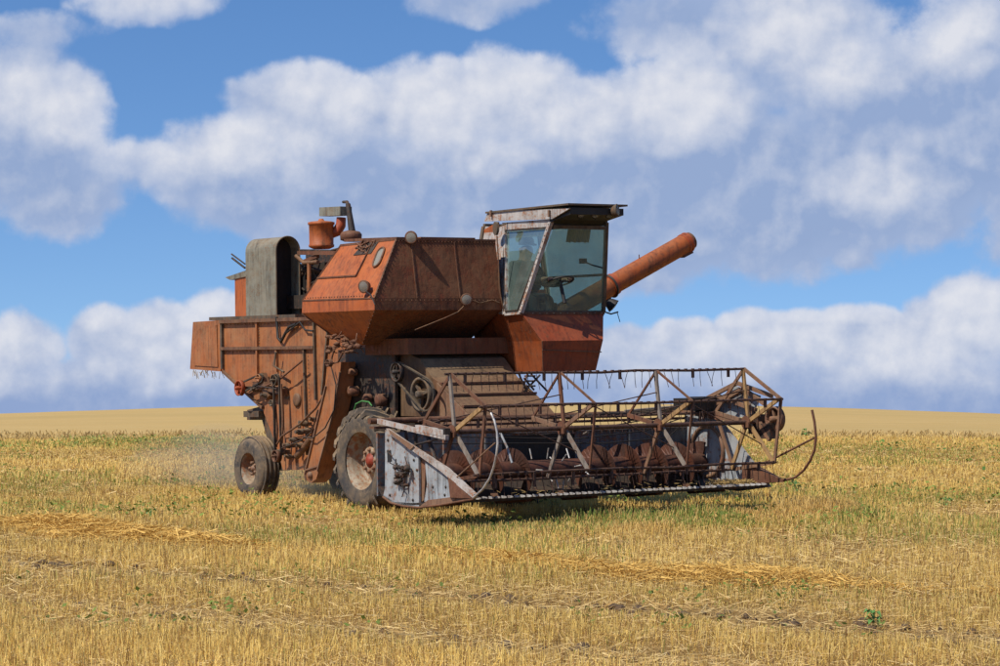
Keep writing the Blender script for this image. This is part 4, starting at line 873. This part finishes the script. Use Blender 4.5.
# loose straw lying about, thick in windrows
def lying(n, xf, yf, zf, L0, L1, cola, colb, wid=.0032):
    x, y, z = xf(n), yf(n), None; return x, y
def straws(x, y, zt, L, wid, ca, cb_):
    n = len(x); z = hz(x, y) + zt; a = rng.random(n) * 2 * PI; t_ = rng.normal(0, .22, n); D = np.stack([np.cos(a) * np.cos(t_), np.sin(a) * np.cos(t_), np.sin(t_)], -1) * L[:, None] / 2; Wd = np.stack([-np.sin(a), np.cos(a), rng.normal(0, .6, n)], -1) * np.asarray(wid).reshape(-1, 1); C = np.stack([x, y, z], -1)
    r_ = rng.random((n, 1)); return np.stack([C - D - Wd, C - D + Wd, C + D + Wd, C + D - Wd], 1), np.array(ca) * (1 - r_) + np.array(cb_) * r_
x, y = scatter(150000, 15.5, 60, pw=1.6); P, c_ = straws(x, y, rng.random(len(x)) * .07, .05 + .16 * rng.random(len(x)), .0028 * np.clip(y / 26, .8, 2), (.40, .23, .07), (.80, .60, .27)); P = P
tag(quads('loose_straw', P, c_, MS), kind='stuff')
def windrow(t0, x0, x1, n, wdt, hh, seed, name='straw_windrow'):
    r_ = np.random.default_rng(seed); s_ = x0 + (x1 - x0) * r_.random(n); cen = t0 + .25 * np.sin(s_ * 1.3 + seed) + .12 * np.sin(s_ * 3.1); heap = .05 + 1.5 * np.clip(vnoise(s_ + 50, s_ * 0 + seed, 1.5, seed) - .38, 0, 1); keep = r_.random(n) < np.clip(heap, 0, 1); s_, cen, heap = s_[keep], cen[keep], heap[keep]
    o_ = r_.normal(0, wdt, len(s_)) * heap; tt = cen + o_; x = s_; y = (tt - .66 * x) / .75; top = hh * heap * np.exp(-(o_ / (wdt * 1.1)) ** 2)
    P, c_ = straws(x, y, .02 + r_.random(len(x)) * (top + .03), .10 + .22 * r_.random(len(x)), .0036 * np.clip(y / 26, .8, 2), (.50, .28, .06), (.80, .52, .15)); o = quads(name, P, c_, MS); tag(o, kind='stuff')
windrow(20.8, -6.5, 6.5, 24000, .62, .20, 3); windrow(44.8, 5, 13, 3500, .6, .14, 6)
# green weeds as ground cover
def leaves(cx, cy, n, spread, size, col, seed=1, hmax=.22):
    r_ = np.random.default_rng(seed); N = len(cx); X = np.repeat(cx, n) + r_.normal(0, spread, N * n); Y = np.repeat(cy, n) + r_.normal(0, spread, N * n); Zz = hz(X, Y) + .03 + r_.random(N * n) * hmax
    a = r_.random(N * n) * 2 * PI; L = size * (.5 + r_.random(N * n)); tl = r_.normal(.15, .4, N * n); D = np.stack([np.cos(a) * np.cos(tl), np.sin(a) * np.cos(tl), np.sin(tl)], -1) * L[:, None]; Wd = np.stack([-np.sin(a), np.cos(a), r_.normal(0, .3, N * n)], -1) * (L * .33)[:, None]; C = np.stack([X, Y, Zz], -1)
    c_ = np.array(col) * (.65 + .7 * r_.random((N * n, 1))); return np.stack([C, C + D * .5 + Wd, C + D, C + D * .5 - Wd], 1), c_
def weedpts(n, y0, y1, thr, seed, pw=1.2):
    x, y = scatter(n, y0, y1, pw=pw); k = vnoise(x, y, 2.2, seed) * .6 + vnoise(x, y, .8, seed + 1) * .4 > thr; return x[k], y[k]
x, y = weedpts(2600, 33, 64, .60, 51); Pa, ca = leaves(x, y, 10, .10, .06, (.20, .25, .045), 2)
x, y = weedpts(900, 20, 33, .70, 61); Pb, cb2 = leaves(x, y, 8, .07, .045, (.17, .22, .04), 3, .14)
x = rng.uniform(-15, -4, 1300); y = 61.5 + rng.normal(0, 1.3, 1300) + .04 * x; k = vnoise(x, y, 1.2, 71) > .48; Pc, cc2 = leaves(x[k], y[k], 9, .14, .06, (.27, .30, .07), 4)
x = rng.uniform(8, 17, 500); y = 47 + rng.normal(0, 6, 500); k = vnoise(x, y, 2, 73) > .6; Pd, cd2 = leaves(x[k], y[k], 12, .12, .08, (.11, .20, .04), 5)
tag(quads('weeds', np.concatenate([Pa, Pb, Pc, Pd]), np.concatenate([ca, cb2, cc2, cd2]), MG), kind='stuff')
# single leafy plants that stand out
plants = [((873, 627), .12, 7, 'pale green weed with broad leaves in the stubble at the lower right of the field'),
          ((945, 507), .15, 8, 'dark leafed weed with spread leaves right of the header, farthest right of the single weeds'),
          ((795, 492), .15, 12, 'dense green weed beside the far crop divider nose of the header'),
          ((650, 498), .15, 14, 'bright green leafy weed growing against the cutter bar of the header'),
          ((512, 530), .12, 7, 'small green weed in the stubble below the middle of the header'),
          ((414, 537), .10, 7, 'small green weed in front of the near side panel of the header'),
          ((806, 437), .22, 12, 'upright green weed behind the curved divider rod at the far header end'),
          ((862, 515), .12, 8, 'small bluish green weed standing alone to the right of the header'),
          ((150, 521), .13, 8, 'green weed in the stubble left of the harvester, nearest the left edge')]
for i, ((px, py), sz, nl, lab) in enumerate(plants):
    g = gp(px, py); b = MB(); r_ = random.Random(i + 3)
    for k in range(nl * 2):
        a = r_.uniform(0, 2 * PI); h0 = r_.uniform(.06, sz * 1.7); L = sz * r_.uniform(.4, .75); d = V((math.cos(a), math.sin(a), r_.uniform(-.1, .5))); s_ = V((-math.sin(a), math.cos(a), 0)) * L * .32; p0 = V((0, 0, h0 * .6)); p1 = p0 + d * L * .35; mid = p1 + d * L * .35; end = p1 + d * L * .9 + V((0, 0, -.04))
        b.tube([p0, p1], .004, 4); b.add([p1, mid + s_ + V((0, 0, .012)), end, mid - s_ + V((0, 0, .012)), mid], [[0, 1, 4], [1, 2, 4], [2, 3, 4], [3, 0, 4]])
    st0 = MB(); st0.tube([V((0, 0, -.02)), V((.01, 0, sz * 1.1))], .008, 6)
    mat = M.setdefault('leaf', None)
    if mat is None:
        m, t, p, co = material('weed_leaf'); t.set(p.inputs['Base Color'], t.mix(t.noise(co, 9, 3), (.055, .15, .03), (.15, .30, .06))); p.inputs['Roughness'].default_value = .6; M['leaf'] = mat = m
    o = bpy.data.objects.new('weed_plant', None); COL.objects.link(o); o.location = (g.x, g.y, float(hz(g.x, g.y)))
    lf = b.build('leaves', mat, o); st0.build('stem', mat, o); tag(o, lab, 'weed', 'single leafy weeds in the stubble')
# dark clods in the wheel track
m, t, p, co = material('dry_soil_clod'); t.set(p.inputs['Base Color'], t.mix(t.noise(co, 20, 4), (.06, .035, .018), (.13, .08, .04))); p.inputs['Roughness'].default_value = .95
b = MB(); rr_ = random.Random(4)
for k in range(550):
    tt = rr_.choice([17.7, 17.7, 15.1]) + rr_.gauss(0, .35); x = rr_.uniform(-6, 6); y = (tt - .66 * x) / .75
    if y < 15: continue
    z = float(hz(x, y)); r_ = abs(rr_.gauss(0, .022)) + .012; b.lathe(V((x, y, z)), (rr_.uniform(-.3, .3), rr_.uniform(-.3, .3), 1), [(r_ * .7, -r_), (r_ * rr_.uniform(.9, 1.4), 0), (r_ * rr_.uniform(.6, 1), r_ * .6), (.2 * r_, r_ * .9)], 6, False)
tag(b.build('soil_clods', m), kind='stuff')

# ================================================================== DUST thrown up behind the wheels
dm = bpy.data.materials.new('dust_in_air'); dm.use_nodes = True; t = NT(dm.node_tree); t.n.remove(t.n['Principled BSDF'])
pv = t.new('ShaderNodeVolumePrincipled', ins={'Color': (.95, .82, .60, 1), 'Density': .15, 'Anisotropy': .2}); t.l.new(pv.outputs[0], t.n['Material Output'].inputs[1])
import bmesh
for k, (px, py, v_, w_, ru, rv, rw_) in enumerate(((262, 480, 1.2, .30, 1.5, 1.0, .42), (215, 478, 1.5, .35, 1.6, 1.3, .50), (335, 487, .6, .22, 1.1, .7, .30))):
    bm = bmesh.new(); bmesh.ops.create_icosphere(bm, subdivisions=4, radius=1)
    for vv_ in bm.verts:
        q = vv_.co; f = 1 + .16 * math.sin(q.x * 4 + k) * math.sin(q.y * 3.3 + 2 * k) + .1 * math.sin(q.z * 7 + q.x * 6); vv_.co = V((q.x * ru * f, q.y * rv * f, q.z * rw_ * f))
    me = bpy.data.meshes.new('dust'); bm.to_mesh(me); bm.free(); me.materials.append(dm); o = bpy.data.objects.new('dust', me); COL.objects.link(o)
    o.matrix_world = Matrix.Translation(root.matrix_world @ V((S(px, py, v=v_).x, v_, w_ + .12))) @ MROT.to_4x4(); tag(o, kind='stuff')

# ================================================================== SKY, SUN
SUNV = V((-.79, -.615, 0)).normalized(); EL = R(51)
sv = V((SUNV.x * math.cos(EL), SUNV.y * math.cos(EL), math.sin(EL)))
sd = bpy.data.lights.new('sun', 'SUN'); sd.energy = 5.0; sd.angle = R(.53); sd.color = (1, .955, .88); so = bpy.data.objects.new('sun', sd); COL.objects.link(so); so.rotation_euler = (-sv).to_track_quat('-Z', 'Y').to_euler(); so.location = (-20, -10, 30)
w = bpy.data.worlds.new('World'); scn.world = w; w.use_nodes = True; w.cycles.sampling_method = 'MANUAL'; w.cycles.sample_map_resolution = 256; t = NT(w.node_tree); bg = t.n['Background']; out = t.n['World Output']
tc = t.new('ShaderNodeTexCoord').outputs['Generated']
sky = t.new('ShaderNodeTexSky', sky_type='NISHITA', sun_disc=False, sun_elevation=EL, sun_rotation=math.atan2(sv.x, sv.y), air_density=1.0, dust_density=.3, ozone_density=2.2)
sepd = t.new('ShaderNodeSeparateXYZ'); t.l.new(tc, sepd.inputs[0])
# look a little higher in the sky model: the day's air was clear down to the horizon
vup = t.new('ShaderNodeCombineXYZ'); t.l.new(sepd.outputs[0], vup.inputs[0]); t.l.new(sepd.outputs[1], vup.inputs[1]); t.set(vup.inputs[2], t.math('ADD', t.math('MULTIPLY', sepd.outputs[2], 1.6), .16)); nv = t.new('ShaderNodeVectorMath', operation='NORMALIZE'); t.l.new(vup.outputs[0], nv.inputs[0]); t.l.new(nv.outputs[0], sky.inputs['Vector'])
# direction -> (a, b): bearing and height on the sky, in units of one per cent of the view's focal length
yy = t.math('MAXIMUM', t.math('ABSOLUTE', sepd.outputs[1]), .15)
qa = t.math('MULTIPLY', t.math('DIVIDE', sepd.outputs[0], yy), 27.); qb = t.math('MULTIPLY', t.math('DIVIDE', sepd.outputs[2], yy), 27.)
# cloud masses (soft ellipses on the sky) and billow noise, as two node groups
def pc(px, py): return (px - 500) / 100, (350 - py) / 100
def group(name):
    grp = bpy.data.node_groups.new(name, 'ShaderNodeTree')
    for q in 'AB': grp.interface.new_socket(q, in_out='INPUT', socket_type='NodeSocketFloat')
    grp.interface.new_socket('D', in_out='OUTPUT', socket_type='NodeSocketFloat')
    g = NT(grp); gi = g.new('NodeGroupInput'); go = g.new('NodeGroupOutput'); cx = g.new('ShaderNodeCombineXYZ'); g.l.new(gi.outputs[0], cx.inputs[0]); g.l.new(gi.outputs[1], cx.inputs[1]); return grp, g, go, cx.outputs[0]
def masses(name, blobs, soft=.22, floor=-1.2, grow=1.1):
    grp, g, go, P = group(name); acc = None
    for px, py, rx, ry, am in blobs:
        x0, y0 = pc(px, py); rx *= grow; ry *= grow
        m1_ = g.new('ShaderNodeVectorMath', operation='MULTIPLY_ADD'); g.l.new(P, m1_.inputs[0]); m1_.inputs[1].default_value = (100 / rx, 100 / ry, 0); m1_.inputs[2].default_value = (-x0 * 100 / rx, -y0 * 100 / ry, 0)
        m2_ = g.new('ShaderNodeVectorMath', operation='DOT_PRODUCT'); g.l.new(m1_.outputs[0], m2_.inputs[0]); g.l.new(m1_.outputs[0], m2_.inputs[1]); v_ = g.math('MULTIPLY_ADD', m2_.outputs['Value'], -am, am)
        acc = v_ if acc is None else g.math('SMOOTH_MAX', acc, v_, soft)
    g.l.new(g.math('MAXIMUM', acc, floor), go.inputs[0]); return grp
GM = masses('cloud_masses', [
    (10, 130, 95, 85, 1.0), (60, 185, 75, 48, .8), (140, -10, 75, 30, .7), (175, 5, 40, 14, .4), (160, 165, 60, 32, .8), (235, 165, 95, 50, 1.), (310, 115, 80, 55, 1.), (345, 190, 170, 60, 1.), (430, 110, 95, 50, 1.05), (520, 105, 80, 55, 1.05), (590, 120, 80, 48, 1.05), (520, 190, 250, 80, 1.05),
    (700, 105, 80, 62, 1.), (790, 45, 110, 75, 1.), (690, 25, 110, 40, .75), (760, 190, 230, 85, 1.05), (930, 120, 150, 110, 1.), (975, 40, 80, 50, .9), (900, 215, 90, 34, .8), (470, 2, 70, 18, .4), (30, 30, 50, 18, .3), (560, 250, 200, 45, .8),
    (20, 352, 48, 42, 1.), (15, 395, 90, 30, 1.), (105, 340, 40, 36, 1.), (165, 345, 60, 44, 1.1), (225, 335, 55, 46, 1.1), (290, 345, 70, 50, 1.), (160, 395, 240, 42, 1.), (440, 375, 170, 60, .9),
    (625, 355, 45, 30, 1.), (690, 352, 50, 34, 1.1), (750, 342, 45, 32, 1.1), (800, 340, 45, 30, 1.1), (860, 338, 50, 34, 1.15), (910, 345, 40, 30, 1.1), (970, 322, 62, 48, 1.2), (1030, 318, 60, 50, 1.2), (780, 392, 330, 46, 1.),
    (1230, 200, 260, 130, 1.), (1260, 370, 300, 60, 1.), (-190, 200, 160, 90, 1.), (-250, 380, 260, 60, 1.), (300, -160, 300, 60, .8)])
GW = masses('cloud_lit_tops', [(20, 95, 60, 30, .8), (100, 118, 60, 26, .7), (150, -4, 60, 14, .5), (160, 150, 60, 26, .7), (250, 140, 60, 30, .7), (330, 85, 60, 36, .8), (420, 85, 60, 34, 1.), (510, 75, 60, 36, 1.1), (560, 105, 70, 40, .9), (680, 90, 60, 45, .9), (790, 30, 60, 40, .8), (840, 55, 50, 34, .7), (940, 30, 60, 34, .7), (885, 190, 40, 22, .45), (470, 130, 80, 30, .6),
    (10, 325, 30, 18, .9), (105, 312, 30, 18, .9), (150, 322, 40, 18, .8), (190, 312, 40, 20, 1.), (240, 302, 50, 22, .9), (690, 320, 40, 12, .7), (740, 318, 50, 14, .8), (800, 312, 45, 14, .9), (860, 312, 40, 14, .9), (975, 300, 55, 26, 1.1), (935, 355, 35, 16, .7), (225, 330, 40, 18, .6), (990, 330, 40, 20, .9), (770, 340, 90, 24, .55), (200, 350, 90, 26, .4), (690, 350, 80, 26, .45), (880, 350, 110, 30, .5), (20, 350, 50, 30, .5)], .3, -1., 1.08)
GN, g, go, P = group('cloud_billows')
def n2(scale, detail, rough, out=0):
    n = g.new('ShaderNodeTexNoise', noise_dimensions='2D', ins={'Scale': scale, 'Detail': detail, 'Roughness': rough}); g.l.new(P, n.inputs['Vector']); return n.outputs[out]
wr = g.new('ShaderNodeVectorMath', operation='SCALE'); g.l.new(n2(1.5, 3., .5, 1), wr.inputs[0]); wr.inputs['Scale'].default_value = .35; wp = g.new('ShaderNodeVectorMath', operation='ADD'); g.l.new(P, wp.inputs[0]); g.l.new(wr.outputs[0], wp.inputs[1])
def vr(scale, sm):
    n = g.new('ShaderNodeTexVoronoi', feature='SMOOTH_F1', voronoi_dimensions='2D', ins={'Scale': scale, 'Smoothness': sm}); g.l.new(wp.outputs[0], n.inputs['Vector']); return n.outputs[0]
bl = g.math('ADD', g.math('MULTIPLY', g.math('SUBTRACT', .42, vr(2.0, .6)), .40), g.math('MULTIPLY', g.math('SUBTRACT', .42, vr(5.0, .6)), .16))
g.l.new(g.math('ADD', bl, g.math('MULTIPLY', g.math('SUBTRACT', n2(.8, 8., .63), .5), 1.35)), go.inputs[0])
def ev(grp, a, b_):
    n = t.new('ShaderNodeGroup', node_tree=grp); t.set(n.inputs[0], a); t.set(n.inputs[1], b_); return n.outputs[0]
A0 = ev(GM, qa, qb); N0 = ev(GN, qa, qb); N1 = ev(GN, t.math('ADD', qa, -.09), t.math('ADD', qb, .13)); W0 = ev(GW, qa, qb)
D0 = t.math('ADD', A0, N0)
cover = t.rng(D0, -.14, .34, smooth=True)
lit = t.math('ADD', t.math('MULTIPLY', t.rng(t.math('ADD', W0, t.math('MULTIPLY', N0, 1.0)), -1.25, 1.15, 0, 1, smooth=True), .84), t.math('MULTIPLY', t.math('SUBTRACT', N0, N1), .75))
lit = t.math('ADD', lit, .03, clamp=True)
cloudc = t.mix(lit, (.30, .40, .625), (.75, .765, .83))
cloudc = t.mix(t.math('MULTIPLY', t.rng(D0, .75, .0), .35), cloudc, (.46, .56, .78))
cloudc = t.mix(t.math('MULTIPLY', t.rng(qb, -.75, .1, .55, 0.), t.math('SUBTRACT', 1., lit)), cloudc, (.245, .335, .60))
cbg = t.new('ShaderNodeBackground'); t.set(cbg.inputs[0], cloudc); cbg.inputs[1].default_value = 1.0
hsv = t.new('ShaderNodeHueSaturation', ins={'Hue': .506, 'Saturation': 1.24, 'Value': 1.16}); t.l.new(sky.outputs[0], hsv.inputs['Color'])
t.l.new(hsv.outputs[0], bg.inputs[0]); bg.inputs[1].default_value = .125
mx = t.new('ShaderNodeMixShader'); t.set(mx.inputs[0], t.math('MULTIPLY', t.math('MULTIPLY', cover, .97), t.math('MULTIPLY', t.rng(sepd.outputs[2], .20, .30, 1, 0), t.rng(sepd.outputs[1], .40, .60, 0, 1)))); t.l.new(bg.outputs[0], mx.inputs[1]); t.l.new(cbg.outputs[0], mx.inputs[2]); # overhead and behind the view: thin even cloud only (plain sky with a share of white)
low = t.new('ShaderNodeMath', operation='LESS_THAN'); t.l.new(sepd.outputs[2], low.inputs[0]); low.inputs[1].default_value = .30
fwd = t.new('ShaderNodeMath', operation='GREATER_THAN'); t.l.new(sepd.outputs[1], fwd.inputs[0]); fwd.inputs[1].default_value = .40
mz = t.new('ShaderNodeMixShader'); t.set(mz.inputs[0], t.math('MULTIPLY', low.outputs[0], fwd.outputs[0])); t.l.new(bg.outputs[0], mz.inputs[1]); t.l.new(mx.outputs[0], mz.inputs[2])
t.l.new(mz.outputs[0], out.inputs[0])

scn.view_settings.view_transform = 'Standard'; scn.view_settings.look = 'None'; scn.view_settings.exposure = 0; scn.view_settings.gamma = 1
scn.cycles.max_bounces = 5; scn.cycles.diffuse_bounces = 3; scn.cycles.transparent_max_bounces = 12; scn.cycles.use_denoising = True
